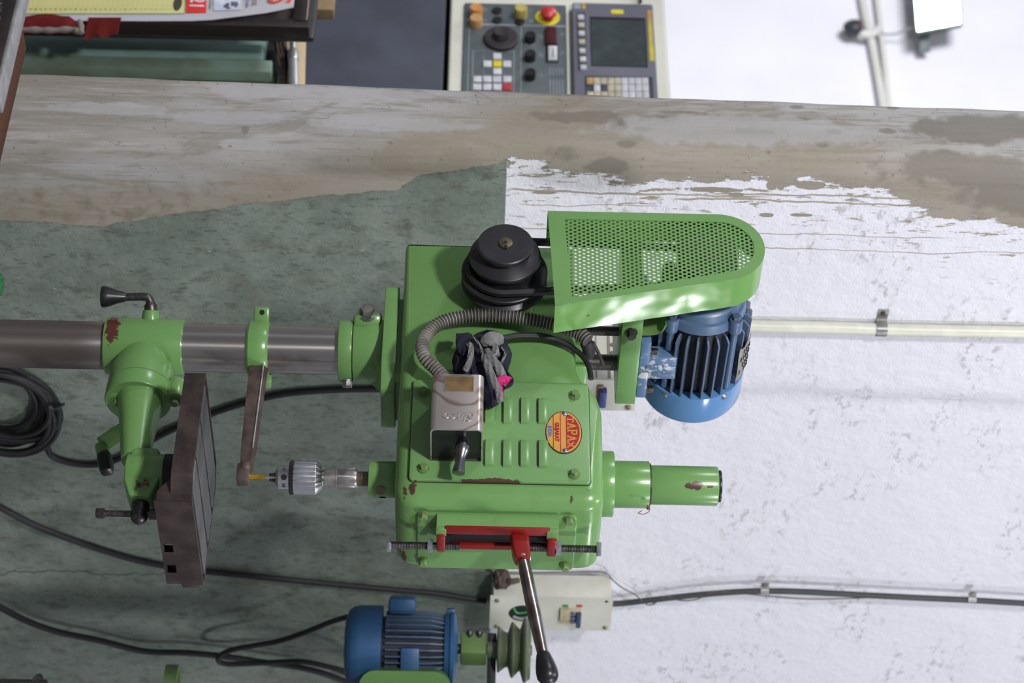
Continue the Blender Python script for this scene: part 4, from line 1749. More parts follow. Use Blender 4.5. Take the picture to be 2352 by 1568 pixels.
M['navy'] = cloth('navy_knit', (.012, .013, .022), (.034, .036, .055))
M['greycloth'] = cloth('grey_knit', (.12, .12, .125), (.24, .235, .23))
M['pink'] = cloth('pink_lining', (.50, .02, .14), (.62, .04, .22))
GB = PY(1105, 850, -.115)
G = thing('work_gloves', 'crumpled navy and grey knit work gloves with a pink edge stuffed behind the switch box', 'gloves', GB)
bm = B()
lump(bm, PY(1080, 832, -.118), (.036, .020, .026), 1)
lump(bm, PY(1105, 870, -.118), (.036, .020, .026), 8)
obj('glove_palm', bm, M['navy'], G)
bm = B()
lump(bm, PY(1150, 822, -.112), (.031, .018, .015), 3)
lump(bm, PY(1118, 798, -.118), (.030, .016, .026), 5)
obj('glove_back', bm, M['navy'], G)
bm = B()
lump(bm, PY(1130, 892, -.112), (.036, .014, .017), 6, .15)
obj('glove_finger', bm, M['navy'], G)
Nn = toR(-_f)
bm = B()
ribbon(bm, [PY(1066, 768, -.130), PY(1066, 790, -.140), PY(1076, 806, -.145)], .024, .006, Nn)
ribbon(bm, [PY(1110, 770, -.128), PY(1130, 768, -.138), PY(1146, 776, -.135), PY(1158, 792, -.125)], .013, .006, Nn)
obj('cuff_fold', bm, M['navy'], G)
for nm, pts, wd, wf in (
    ('cuff_strip', [PY(1078, 790, -.148), PY(1082, 805, -.150), PY(1078, 830, -.148), PY(1068, 852, -.140)], .009, None),
    ('cuff_edge', [PY(1088, 776, -.146), PY(1098, 787, -.152), PY(1106, 803, -.150), PY(1108, 820, -.145)], .004, None),
    ('cuff_fold', [PY(1108, 787, -.148), PY(1122, 780, -.154), PY(1138, 778, -.152), PY(1153, 782, -.142)], .017, lambda t: .7 + .6 * math.sin(t * 3)),
    ('glove_finger', [PY(1114, 818, -.148), PY(1120, 840, -.154), PY(1132, 868, -.154), PY(1144, 895, -.148), PY(1150, 922, -.142)], .0105, lambda t: 1.15 - .25 * t),
    ('glove_finger', [PY(1116, 806, -.146), PY(1130, 824, -.154), PY(1144, 842, -.152), PY(1154, 862, -.144)], .012, lambda t: 1.1 - .1 * t),
    ('glove_thumb', [PY(1132, 786, -.144), PY(1138, 802, -.150), PY(1140, 818, -.148)], .010, None),
    ('glove_finger', [PY(1152, 800, -.132), PY(1160, 812, -.134), PY(1152, 832, -.138)], .004, None),
):
    bm = B()
    ribbon(bm, pts, wd, .007, Nn, wf)
    obj(nm, bm, M['greycloth'], G, label='grey knit strip')
bm = B()
ribbon(bm, [PY(1145, 876, -.140), PY(1158, 872, -.140), PY(1172, 876, -.134)], .013, .005, Nn)
ribbon(bm, [PY(1150, 888, -.138), PY(1152, 902, -.138), PY(1155, 912, -.134)], .006, .004, Nn)
obj('lining', bm, M['pink'], G, label='bright pink lining')
bm = B()
ribbon(bm, [PY(1152, 838, -.136), PY(1164, 855, -.138), PY(1176, 872, -.136), PY(1172, 884, -.138), PY(1158, 891, -.138)], .005, .005, Nn)
obj('glove_hem', bm, M['navy'], G)

# ================================================================== ON THE WALL
M['cream'] = mat('cream_box_paint', (.60, .60, .54), .45, 0, .05, 12, col2=(.52, .51, .43))
M['screw'] = mat('dull_screw', (.28, .26, .18), .4, .8)


def wall_box(name, label, xf, px0, px1, pt, pb_, lid):
    z0, z1 = PX(px0, (pt + pb_) / 2, xf).z, PX(px1, (pt + pb_) / 2, xf).z
    y0_, y1_ = PX((px0 + px1) / 2, pt, xf).y, PX((px0 + px1) / 2, pb_, xf).y
    t = thing(name, label, 'box', (XW, (y0_ + y1_) / 2, z0))
    bm = B()
    box(bm, (XW + .0005, y0_ + .002, z0 + .006), (xf - .003, y1_ - .002, z1 - .004), .002)
    obj('box_body', bm, M['cream'], t)
    return t, z0, z1, y0_, y1_


xf = XW + .058
t, z0, z1, y0_, y1_ = wall_box('switch_enclosure', 'cream steel enclosure with blue breaker toggles beside the long black lever', xf, 1125, 1405, 1371, 1446, True)
# lid with a round hole
hc = PX(1201, 1409, xf)
hr = .030
bm = B()
n = 40
Pi = [(hc.y + hr * math.cos(2 * PI * i / n), hc.z + hr * math.sin(2 * PI * i / n)) for i in range(n)]
Po = []
for i in range(n):
    a = 2 * PI * i / n
    ca, sa = math.cos(a), math.sin(a)
    ts = []
    if ca > 1e-9: ts.append((y1_ - hc.y) / ca)
    if ca < -1e-9: ts.append((y0_ - hc.y) / ca)
    if sa > 1e-9: ts.append((z1 - hc.z) / sa)
    if sa < -1e-9: ts.append((z0 - hc.z) / sa)
    k = min(ts)
    Po.append((hc.y + ca * k, hc.z + sa * k))
for cy_, cz_ in ((y0_, z0), (y1_, z0), (y0_, z1), (y1_, z1)):
    j = min(range(n), key=lambda i: (Po[i][0] - cy_) ** 2 + (Po[i][1] - cz_) ** 2)
    Po[j] = (cy_, cz_)
frame(bm, Po, Pi, front, xf - .002, xf)
lid = obj('lid', bm, M['cream'], t, smooth=False)
bm = B()
pillow(bm, [(p[0], p[1]) for p in Pi], front, xf - .0029, xf - .0024, 0, 0)
obj('hole_inside', bm, M['void'], t)
bm = B()
tube(bm, spline([C((xf - .0015, hc.y - .02, hc.z - .020)), C((xf + .001, hc.y - .004, hc.z - .010)), C((xf - .0015, hc.y - .010, hc.z + .022))], 6), .0022, 8)
obj('green_wire', bm, mat('green_wire', (.03, .30, .08), .4), t)
bm = B()
tube(bm, spline([C((xf - .0015, hc.y + .012, hc.z - .020)), C((xf + .001, hc.y + .016, hc.z - .004)), C((xf - .0015, hc.y + .010, hc.z + .022))], 6), .003, 8)
obj('grey_wire', bm, mat('grey_wire', (.30, .30, .34), .5), t)
for a, b in ((1142, 1378), (1141, 1437), (1390, 1440)):
    p = PX(a, b, xf)
    bm = B()
    cyl(bm, p, p + C((.0035, 0, 0)), .0052, .0045, 14, .0008)
    obj('screw', bm, M['screw'], lid)
bm = B()
p = PX(1393, 1381, xf)
cyl(bm, p, p + C((.0006, 0, 0)), .0035, n=12)
obj('screw_hole', bm, M['void'], lid)
q0, q1 = PX(1287, 1395, xf), PX(1332, 1426, xf)
bm = B()
box(bm, (xf - .001, q0.y, q0.z), (xf + .006, q1.y, q1.z), .001)
bk = obj('breaker', bm, mat('breaker_face', (.52, .46, .34), .5, 0, .2, 90, col2=(.40, .31, .17)), t)
bm = B()
for i in range(3):
    yy = q0.y + .008 + (q1.y - q0.y - .004) * (i + .2) / 3
    zz = PX(1316, 1410, xf).z
    cyl(bm, (xf + .004, yy, zz), (xf + .010, yy, zz), .0052, n=12, bev=.001)
obj('toggle_pivot', bm, mat('violet_plastic', (.14, .13, .28), .4), bk)
bm = B()
zz = PX(1329, 1410, xf).z
box(bm, (xf + .004, q0.y + .006, zz - .005), (xf + .016, q1.y + .004, zz + .005), .002)
obj('toggle', bm, mat('navy_plastic', (.03, .06, .15), .4), bk)
for px_a, px_b, c_ in ((1292, 1305, (.05, .22, .10)), (1324, 1337, (.50, .06, .07))):
    bm = B()
    p, q = PX(px_a, 1388, xf), PX(px_b, 1394, xf)
    box(bm, (xf - .0005, p.y, p.z), (xf + .0006, q.y, q.z))
    obj('sticker', bm, mat('sticker_' + ('green' if c_[1] > .2 else 'red'), c_, .5), t)
bm = B()
p = PX(1150, 1325, XW + .02)
lump(bm, C((XW + .022, p.y + .003, z0 + .022)), (.022, .022, .018), 11, .4)
tube(bm, spline([C((XW + .03, p.y - .004, z0 + .03)), C((XW + .038, p.y - .012, z0 + .042)), C((XW + .03, p.y - .004, z0 + .056))], 5), .006, 8)
obj('cable_gland', bm, mat('dusty_brown_gland', (.075, .055, .045), .8), t)

xf2 = XW + .130
t, z0, z1, y0_, y1_ = wall_box('breaker_box', 'deep white breaker box with a blue toggle behind the motor post', xf2, 1240, 1461, 872, 942, True)
bm = B()
box(bm, (xf2 - .003, y0_, z0), (xf2, y1_, z1), .001)
lid = obj('lid', bm, M['cream'], t)
bm = B()
p = PX(1443, 934, xf2)
cyl(bm, p, p + C((.003, 0, 0)), .0056, n=16, bev=.0006)
obj('screw', bm, M['screw'], lid)
bm = B()
p, q = PX(1378, 888, xf2), PX(1391, 924, xf2)
box(bm, (xf2, p.y + .001, p.z), (xf2 + .014, q.y, q.z), .002)
obj('toggle', bm, mat('blue_plastic', (.05, .08, .30), .4), lid)
bm = B()
box(bm, (xf2, p.y - .006, p.z - .004), (xf2 + .004, q.y + .006, p.z + .006), .001)
obj('breaker', bm, mat('brown_breaker', (.26, .17, .12), .5), lid)
ysd = y0_ + .0018
bm = B()
for px_ in (1369, 1396, 1399.5):
    z_ = PY(px_, 800, ysd).z
    box(bm, (XW + .004, ysd - .0008, z_ - .0006), (xf2 - .006, ysd + .0004, z_ + .0006))
obj('seam', bm, mat('seam_gap_grey', (.10, .10, .10), .7), t)  # thin dark grey strips along the seams of the box
bm = B()
for a, b in ((1353, 744), (1414, 772), (1407, 792), (1406, 811)):
    p = PY(a, b, ysd)
    cyl(bm, p, p - C((0, .0008, 0)), .0048, n=14)
obj('knockout', bm, mat('knockout_grey', (.16, .17, .12), .5), t)

# conduits with saddles
M['pvc'] = mat('yellowed_pvc', (.66, .66, .56), .4, 0, .06, 30)
M['saddle'] = mat('saddle_steel', (.55, .55, .54), .4, .6)
xp = XW + .012
pts = [PX(a, b, xp) for a, b in ((1462, 736), (1600, 742), (1740, 749), (1900, 752), (2050, 757), (2200, 760), (2352, 763), (2560, 770))]
t = thing('white_conduit', 'pale yellowed plastic conduit running up the white wall above the blue motor', 'pipe', pts[0])
bm = B()
tube(bm, resample(spline(pts, 10), .01), .0112, 18)
obj('pipe', bm, M['pvc'], t)
p = PX(2024, 756, xp)
bm = B()
rings = []
hz = .0095
prof = [(-.040, XW + .0012), (-.0165, XW + .0012), (-.0135, XW + .004), (-.0128, XW + .014)] + [(-.0128 * math.cos(PI * k / 10), XW + .0125 + .0125 * math.sin(PI * k / 10)) for k in range(1, 10)] + [(.0128, XW + .012), (.0128, XW + .002)]
loft(bm, [[C((x, p.y + y, p.z + s)) for y, x in prof] for s in (-hz, hz)], False, False, closed=False)
bmesh.ops.solidify(bm, geom=bm.faces[:], thickness=.0012)
sd = obj('saddle', bm, M['saddle'], t)
bm = B()
cyl(bm, (XW, p.y - .030, p.z), (XW + .0045, p.y - .030, p.z), .0042, n=12)
obj('screw', bm, mat('rusty_screw', (.10, .07, .05), .6, .4), sd)

M['greyc'] = mat('grey_black_cable', (.045, .05, .052), .55, 0, .15, 30)
xp = XW + .007
pts = [PX(a, b, xp) for a, b in ((1404, 1386), (1430, 1385), (1500, 1377), (1600, 1366), (1690, 1359), (1755, 1357), (1850, 1359), (2000, 1367), (2120, 1373), (2232, 1378), (2352, 1385), (2560, 1396))]
t = thing('grey_cable', 'dark grey cable clipped along the white wall above the cream enclosure', 'cable', pts[0])
bm = B()
tube(bm, resample(spline(pts, 8), .012), .0062, 12)
obj('cable', bm, M['greyc'], t)
for a, b in ((1756, 1356), (2232, 1376)):
    p = PX(a, b, xp)
    bm = B()
    prof = [(-.020, XW + .001), (-.009, XW + .001)] + [(-.0078 * math.cos(PI * k / 8), XW + .0065 + .0078 * math.sin(PI * k / 8)) for k in range(0, 9)] + [(.0078, XW + .001)]
    loft(bm, [[C((x, p.y + y, p.z + s)) for y, x in prof] for s in (-.0085, .0085)], False, False, closed=False)
    bmesh.ops.solidify(bm, geom=bm.faces[:], thickness=.0012)
    sd = obj('saddle', bm, M['saddle'], t)
    bm = B()
    cyl(bm, (XW, p.y - .0145, p.z), (XW + .004, p.y - .0145, p.z), .004, n=10)
    obj('screw', bm, M['screw'], sd)
bm = B()
xw_ = XW + .009
wp = [PX(a, b, xw_) for a, b in ((1130, 1304), (1160, 1314), (1200, 1316), (1300, 1314), (1370, 1312), (1395, 1318), (1408, 1332), (1430, 1350), (1460, 1366), (1475, 1380), (1490, 1389), (1505, 1384), (1530, 1368), (1560, 1378), (1600, 1376), (1640, 1358), (1700, 1362), (1760, 1368), (1850, 1375), (1940, 1374), (2000, 1372))]
tube(bm, spline(wp, 5), .0014, 6)
tag(obj('thin_brown_wire', bm, mat('thin_brown_wire', (.13, .10, .085), .7)), 'thin brown wire straggling over the cream enclosure and along the grey cable', 'wire')


def cable(name, label, px, x, r, m_, dx=None, nn=8):
    pts = [PX(a, b, x + (dx[i] if dx else 0)) for i, (a, b) in enumerate(px)]
    bm = B()
    tube(bm, resample(spline(pts, 8), .008), r, nn)
    return tag(obj(name, bm, m_), label, 'cable')


xp = XW + .008
cable('hanging_cable', 'black cable sloping across the green dado from lower left to the cream enclosure', ((-60, 1135), (0, 1165), (50, 1192), (100, 1215), (200, 1252), (300, 1283), (370, 1298), (430, 1307), (480, 1313), (600, 1325), (750, 1340), (900, 1354), (1000, 1363), (1070, 1374), (1126, 1381)), xp, .0062, M['rubber'])
cable('trailing_cable', 'black cable sloping along the bottom of the green dado to the second blue motor', ((-60, 1362), (0, 1394), (60, 1425), (130, 1450), (230, 1471), (300, 1489), (350, 1497), (430, 1499), (520, 1508), (600, 1520), (690, 1533), (760, 1552), (850, 1590)), xp + .02, .0068, M['rubber'])
cable('looped_cable', 'thin black cable from the second blue motor doubling back in a loop on the dado', ((800, 1416), (760, 1428), (700, 1452), (640, 1472), (580, 1483), (530, 1493), (503, 1508), (506, 1521), (540, 1525), (620, 1521), (690, 1519), (750, 1530), (800, 1545), (850, 1575)), xp + .05, .0058, M['rubber'])
t = thing('coiled_cable', 'thick coil of black cable hung on the dado beside the column at left', 'cable', PX(20, 940, XW + .02))
rnd = random.Random(3)
bm = B()
for k in range(11):
    cx_, cy_ = 5 + rnd.uniform(-18, 12), 940 + rnd.uniform(-12, 12)
    rx_, ry_ = rnd.uniform(95, 140), rnd.uniform(62, 96)
    if k == 0:
        rx_, ry_, cx_, cy_ = 85, 62, -2, 920
    lp = []
    for i in range(48):
        a = 2 * PI * i / 48
        p = PX(cx_ + rx_ * math.cos(a), cy_ + ry_ * math.sin(a) + .15 * rx_ * math.cos(a), XW + .012 + .005 * (k % 5) + .003 * math.sin(a * 2 + k))
        lp.append(p)
    tube(bm, lp, .0056, 8, closed=True)
obj('cable_loops', bm, M['rubber'], t)
bm = B()
lp = [PX(a, b, XW + .045) for a, b in ((112, 932), (122, 938), (136, 934), (147, 927))]
tube(bm, spline(lp, 6), .003, 8)
obj('tie_wire', bm, M['greyc'], t)
bm = B()
lp = [PX(a, b, XW + dx) for a, b, dx in ((133, 928, .04), (136, 945, .035), (134, 965, .02), (122, 985, .01), (112, 1008, .008), (110, 1030, .008), (120, 1048, .008), (150, 1060, .008), (190, 1067, .008), (230, 1066, .008), (270, 1055, .008), (320, 1028, .008), (390, 990, .008), (490, 949, .008), (580, 921, .008), (660, 904, .008), (760, 896, .008), (850, 894, .008), (960, 896, .008), (1150, 900, .008), (1250, 905, .020))]
tube(bm, resample(spline(lp, 8), .008), .0058, 10)
obj('cable_tail', bm, M['rubber'], t)

# ================================================================== SECOND MACHINE at the lower edge
DM = 4.22
P0 = PD(915, 1487, DM)
x2, y2 = P0.x, P0.y


def z2(px): return PX(px, 1487, x2).z


S2 = thing('drilling_machine', 'second machine at the lower edge with an upright blue motor and green bracket', 'machine', (x2 + .10, y2 + .30, 0))
bm = B()
zz = [z2(a) for a in (794, 800, 812, 878)]
lathe(bm, (x2, y2, zz[0]), (0, 0, 1), [(0, .055), (.006, .071), (.016, .0785), (.03, .081), (zz[3] - zz[0], .081), (zz[3] - zz[0], .077)], 48)
M['blue2'] = paint('blue_enamel_second', (.022, .085, .20), chip=(.03, .03, .04), rough=.45, amount=.5)
mb = bm_ = obj('fan_cover', bm, M['blue2'], S2)
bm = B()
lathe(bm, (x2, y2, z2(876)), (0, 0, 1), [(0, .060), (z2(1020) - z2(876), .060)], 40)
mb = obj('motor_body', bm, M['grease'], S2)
bm = B()
lathe(bm, (x2, y2, z2(1018)), (0, 0, 1), [(0, .062), (.003, .068), (.012, .070), (.014, .074), (.020, .0745), (.026, .060), (.028, .03)], 40)
obj('end_bell', bm, M['blue2'], S2)
bm = B()
zl0_, zl1_ = z2(886), z2(1016)
P2 = round_poly([(zl0_, .057), (zl1_ + .006, .057), (zl1_ + .006, .064), (zl1_ - .022, .071), (zl0_, .071)], .003, 2)
pillow(bm, P2, lambda u, v, w: C((v, w, u)), -.0015, .0015, .0006, .0006, seg=1)
for v in bm.verts:
    v.co.z -= zl0_
meF2 = finish(bm, M['blue_dirty'])
for k in range(34):
    a = 2 * PI * k / 34
    if abs((math.degrees(a) - 48 + 180) % 360 - 180) < 16:
        continue
    o = bpy.data.objects.new('fin', meF2)
    COL.objects.link(o)
    o.parent = mb
    bb = rootbase(S2)
    o.location = C((x2, y2, zl0_)) - bb
    o.rotation_euler = (0, 0, a)
upd = toR(-_d)          # towards the upper side of the frame
upd = C((upd.x, upd.y, 0)).normalized()
bm = B()
c_ = C((x2, y2, z2(922))) + upd * .083
obox(bm, c_, upd, C((0, 0, 1)), upd.cross(C((0, 0, 1))), .016, .026, .030, .007)
obj('terminal_box', bm, M['blue2'], S2)
bm = B()
c_ = C((x2, y2, z2(1034))) + upd * .070
obox(bm, c_, upd, C((0, 0, 1)), upd.cross(C((0, 0, 1))), .008, .008, .012, .002)
obj('bell_lug', bm, M['blue2'], S2)
bm = B()
cyl(bm, (x2, y2, z2(1046)), (x2, y2, z2(1222)), .010, n=20)
obj('motor_shaft', bm, M['thread'], S2)
bm = B()
zm0, zm1 = z2(1058), z2(1117)
box(bm, (x2 - .026, y2 - .020, zm0), (x2 + .022, y2 + .026, zm1), .004)
cb = obj('coupling_block', bm, M['green_olive'], S2)
for a in (1078, 1100):
    bm = B()
    c_ = C((x2, y2, z2(a))) + upd * .030
    cyl(bm, c_ - upd * .008, c_ + upd * .006, .0065, n=12, bev=.001)
    obj('bolt', bm, M['thread'], cb)
bm = B()
zz = z2(1119)
k_ = z2(1218) - zz
pf = [(0, .020), (.018, .020), (.020, .046), (.023, .047), (.026, .044), (.036, .036), (.040, .036), (.046, .056), (.049, .058), (.053, .054), (.061, .044), (.064, .044), (.070, .066), (.074, .068), (.079, .062), (.0835, .060), (.0835, .02)]
lathe(bm, (x2, y2, zz), (0, 0, 1), [(p * k_ / .0835, r * .94) for p, r in pf], 48)
obj('step_pulley', bm, paint('green_enamel_pulley', (.10, .125, .075), rough=.4, amount=.5), S2, ang=22)
bm = B()
dn = -upd
c_ = C((x2, y2, z2(1130)))
obox(bm, c_ + dn * .095 , upd, C((0, 0, 1)), upd.cross(C((0, 0, 1))), .126, z2(1140) - z2(1130), .010, .002)
obj('guard_plate', bm, M['rubber'], S2)
# frame of the motor bracket, a rounded loop of flat bar seen edge on
bm = B()
za, zb_ = z2(832), z2(1036)
d0, d1 = .030, .190
P = rrect(za, d0, zb_, d1, .030, 4)
Pi = [(p[0] - n_[0] * .024, p[1] - n_[1] * .024) for p, n_ in zip(P, norm2(P))]
fw = dn.cross(C((0, 0, 1))).normalized()
if fw.dot(toR(-_f)) < 0:
    fw = -fw
frame(bm, P, Pi, lambda u, v, w: C((x2, y2, 0)) + dn * v + C((0, 0, u)) + fw * w, .052, .100)
obj('motor_bracket', bm, paint('green_enamel_bracket', (.095, .20, .055), rough=.4), S2)
bm = B()
c_ = C((x2, y2, z2(944))) + dn * .020 + fw * .055
obox(bm, c_, upd, C((0, 0, 1)), fw, .030, .018, .020, .003)
obj('motor_foot', bm, M['blue2'], S2)
bm = B()
c_ = C((x2, y2, z2(946))) + dn * .075 + fw * .075
cyl(bm, c_ - dn * .030, c_ + dn * .10, .0055, n=12)
obj('clamp_stud', bm, M['steel'], S2)
# its column and unseen head just below the frame, standing on the floor
cc = C((x2, y2, 0)) + dn * .33
bm = B()
cyl(bm, (cc.x, cc.y, .05), (cc.x, cc.y, z2(1300)), .037, n=32)
obj('column', bm, M['column'], S2)
bm = B()
pillow(bm, rrect(cc.x - .16, cc.y - .13, cc.x + .26, cc.y + .13, .04), flat, 0, .055, 0, .01)
obj('base', bm, M['green'], S2)
bm = B()
c_ = C((x2, y2, 0)) + dn * .26 + fw * .076
obox(bm, C((c_.x, c_.y, z2(935))), upd, C((0, 0, 1)), fw, .085, .03, .022, .004)
obj('bracket_arm', bm, M['green'], S2)
bm = B()
pillow(bm, rrect(-.17, z2(960), .32, z2(1400), .03), lambda u, v, w: cc + fw * (u * .85) + dn * (w + .02) + C((0, 0, v)), -.085, .085, .01, .01)
obj('head_casting', bm, M['green'], S2)  # unseen head, added to shade the lower part of the wall
# lower parts that reach into the frame: a lifting ring and a clamp
cq = PD(398, 1560, 4.1)
zq = cq.z
bm = B()
rg = []
for i in range(40):
    a = 2 * PI * i / 40
    rg.append((math.cos(a), math.sin(a)))
frame(bm, [(p[0] * .034, p[1] * .034) for p in rg], [(p[0] * .022, p[1] * .022) for p in rg], lambda u, v, w: C((cq.x, cq.y, zq)) + dn * (.006 + u) + fw * v + C((0, 0, w)), -.014, .010)
obox(bm, C((cq.x, cq.y, zq)) + dn * .10, upd, C((0, 0, 1)), fw, .075, .010, .012, .002)
obj('hand_ring', bm, paint('olive_enamel_ring', (.10, .16, .06), rough=.5, amount=.5), S2)
cq2 = PD(45, 1562, 4.1)
bm = B()
obox(bm, C((cq2.x, cq2.y, cq2.z)) + dn * .045, upd, C((0, 0, 1)), fw, .045, .050, .02, .003)
cyl(bm, C((cq2.x, cq2.y, cq2.z + .034)) - fw * .012 + upd * .004, C((cq2.x, cq2.y, cq2.z + .034)) + fw * .015 + upd * .004, .008, n=14)
obj('table_clamp', bm, M['thread'], S2)
bm = B()
obox(bm, C((cq2.x, cq2.y, cq2.z + .060)) + dn * .034, upd + C((0, 0, .25)), C((0, 0, 1)), fw, .028, .022, .02, .003)
obj('table_edge', bm, M['green'], S2)

# ================================================================== BENCH AND VICE at the upper left corner
zb_ = PD(28, 250, 3.0).z
e0, e1 = PZ(56, 108, zb_), PZ(4, 395, zb_)
yb = (e0.y + e1.y) / 2
BN = thing('workbench', 'brown wooden bench whose top corner shows at the upper left', 'bench', ((e0.x + e1.x) / 2, yb - .45, 0))
bm = B()
wood = mat('oiled_brown_wood', (.085, .028, .010), .5, 0, .3, 14, col2=(.040, .014, .006), stretch=(.15, 1, 1), spec=.15)
box(bm, (e0.x - .012, yb - .9, zb_ - .045), (e1.x + .35, yb, zb_), .003)
obj('bench_top', bm, wood, BN)
for sx in (e0.x + .05, e1.x + .28):
    for sy in (yb - .84, yb - .06):
        bm = B()
        box(bm, (sx - .035, sy - .035, 0), (sx + .035, sy + .035, zb_ - .044))
        obj('leg', bm, wood, BN)
VZ = zb_ + .045
a0, a1 = PZ(53, 40, VZ), PZ(10, 274, VZ)
VC = thing('machine_vice', 'grey machined steel vice lying on the brown wooden bench', 'vice', ((a0.x + a1.x) / 2, yb - .13, zb_))
yv = (a0.y + a1.y) / 2
lft = PZ(26, 120, VZ)
M['millsteel'] = mat('milled_pale_steel', (.36, .36, .375), .42, .45, .12, 60, bump=.1)
M['oilsteel'] = mat('dark_oily_steel', (.060, .052, .050), .4, .6)
xm0, xm1 = a0.x - .10, a1.x
bm = B()
box(bm, (xm0, yv - .038, zb_ + .0002), (xm1, yv - .001, VZ - .005), .001)
fj = obj('fixed_jaw', bm, M['oilsteel'], VC)
bm = B()
box(bm, (xm0, yv - .038, VZ - .0055), (xm1, yv, VZ), .0015)
obj('jaw_face', bm, M['millsteel'], fj, label='pale ground top of the jaw')
bm = B()
box(bm, (xm0 + .01, yv - .20, zb_ + .0002), (xm1 - .02, yv - .038, VZ - .022), .002)
obj('vice_bed', bm, M['oilsteel'], VC)
bm = B()
box(bm, (xm0, yv - .26, zb_ + .0002), (xm1 - .16, yv - .092, VZ - .006), .002)
mj = obj('moving_jaw', bm, M['oilsteel'], VC)
bm = B()
box(bm, (xm0, yv - .102, VZ - .0065), (xm1 - .16, yv - .092, VZ), .0015)
obj('jaw_face', bm, M['millsteel'], mj, label='pale ground edge of the jaw')
bm = B()
rnd = random.Random(5)
for k in range(46):
    p = PZ(rnd.uniform(5, 24), 92 + rnd.uniform(0, 62), VZ - .018)
    lump(bm, C((p.x, yv - .038 - rnd.uniform(.006, .035), VZ - .019)), (rnd.uniform(.001, .0035), rnd.uniform(.001, .003), .002), k, .4, n=1)
sw_ = obj('swarf', bm, M['thread'], VC)
sw_['kind'] = 'stuff'
# small green sack standing on the floor at the left edge
ps = PX(0, 672, -.29)
SKB = C((ps.x, ps.y - .02, 0))
bm = B()
from mathutils import noise as _nz
rings = []
for k in range(26):
    t_ = k / 25
    z_ = t_ * (ps.z + .006)
    r_ = .075 * (1 - t_ ** 3) + .028
    if t_ > .93:
        r_ = .030 - .012 * (t_ - .93) / .07
    rings.append([SKB + C((r_ * math.cos(2 * PI * i / 24) * (1 + .12 * _nz.noise(C((i * .5, t_ * 6, 1)))), r_ * math.sin(2 * PI * i / 24) * (1 + .12 * _nz.noise(C((i * .5, t_ * 6, 4)))), z_)) for i in range(24)])
loft(bm, rings)
SK = tag(obj('woven_sack', bm, mat('green_woven_plastic', (.02, .26, .09), .35, 0, .3, 120, col2=(.03, .10, .03), bump=.5, bscale=300)), 'bright green woven sack just showing at the left edge beside the column', 'sack')

# ================================================================== THE ROOM BEYOND THE OPENING: control cabinet
YC = PD(1250, 100, 5.3).y


def Q(px, py, dy=0.0): return PY(px, py, YC - dy)


def plate(bm, px0, py0, px1, py1, d0, d1, r=.0, bev=.001):
    """rectangle given by two opposite corners in the photograph, standing d0..d1 proud of the cabinet face"""
    a, b = Q(px0, py0, d1), Q(px1, py1, d1)
    x0, x1 = min(a.x, b.x), max(a.x, b.x)
    pm = min(105, (py0 + py1) / 2)
    z0, z1 = sorted((Q(px0, pm, d1).z, Q(px1, pm, d1).z))
    P = rrect(x0, z0, x1, z1, r, 3) if r else [(x0, z0), (x1, z0), (x1, z1), (x0, z1)]
    pillow(bm, P, side, YC - d0, YC - d1, 0, bev, seg=2)
    return x0, z0, x1, z1


def button(px, py, r, h, m_, nm, par, dome=False, lab=None, d0=.006, r1=None):
    """push button whose cap centre shows at px, py"""
    c_ = Q(px, py, d0 + h)
    bm = B()
    b0 = C((c_.x, YC - d0 + .001, c_.z))
    if dome:
        lathe(bm, b0, (0, -1, 0), [(0, r * .62), (h * .55, r * .58), (h * .6, r), (h * .78, r * .98), (h * .92, r * .75), (h, r * .3), (h * 1.01, .001)], 28)
    else:
        lathe(bm, b0, (0, -1, 0), [(0, r * 1.0), (h * .9, r1 or r), (h, (r1 or r) * .92), (h * .97, (r1 or r) * .7)], 24)
    return obj(nm, bm, m_, par, lab)


CN = thing('control_cabinet', 'cream machine control cabinet with dark door, keypad panel and screen beyond the wall', 'cabinet', (Q(1250, 100).x, YC, 0))
M['ivory'] = mat('ivory_cabinet', (.62, .62, .54), .4, 0, .04, 5)
M['slate'] = mat('slate_door', (.040, .046, .066), .5, 0, .12, 8)
M['panel'] = mat('grey_green_panel', (.085, .105, .115), .5, 0, .08, 14)
M['bezel'] = mat('violet_grey_bezel', (.135, .135, .175), .45, 0, .06, 10)
M['legend'] = mat('pale_legend', (.24, .26, .29), .6)
M['keyw'] = mat('white_key', (.56, .56, .60), .5)
xa, xb = Q(1250, -160).x, Q(1250, 420).x
z_l, z_r = Q(1031, 100).z, Q(1533, 100).z
bm = B()
box(bm, (xa, YC, z_l), (xb, YC + .45, z_r), .008, 3)
obj('cabinet_shell', bm, M['ivory'], CN)
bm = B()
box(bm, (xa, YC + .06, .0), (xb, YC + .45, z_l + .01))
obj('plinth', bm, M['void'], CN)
bm = B()
box(bm, (xa, YC + .004, .02), (xb, YC + .07, Q(1021, 100).z), .006)
obj('door', bm, M['slate'], CN)
bm = B()
plate(bm, 1064, 6, 1302, 300, 0, .006, .004)
kp = obj('keypad_panel', bm, M['panel'], CN)
bm = B()
for a, b, c_, d2 in ((1076, 12, 1078, 300), (1076, 57, 1300, 58.5), (1086, 116, 1180, 117.5), (1086, 116, 1088, 300), (1196, 60, 1198, 300), (1252, 150, 1297, 151), (1180, 116, 1182, 300), (1111, 118, 1112, 175)):
    plate(bm, a, b, c_, d2, .0055, .0063, 0, 0)
for i in range(5):
    plate(bm, 1262 + i * 7, 156, 1264 + i * 7, 172, .0055, .0063, 0, 0)
    plate(bm, 1262 + i * 7, 182, 1264 + i * 7, 230, .0055, .0063, 0, 0)
rnd = random.Random(9)
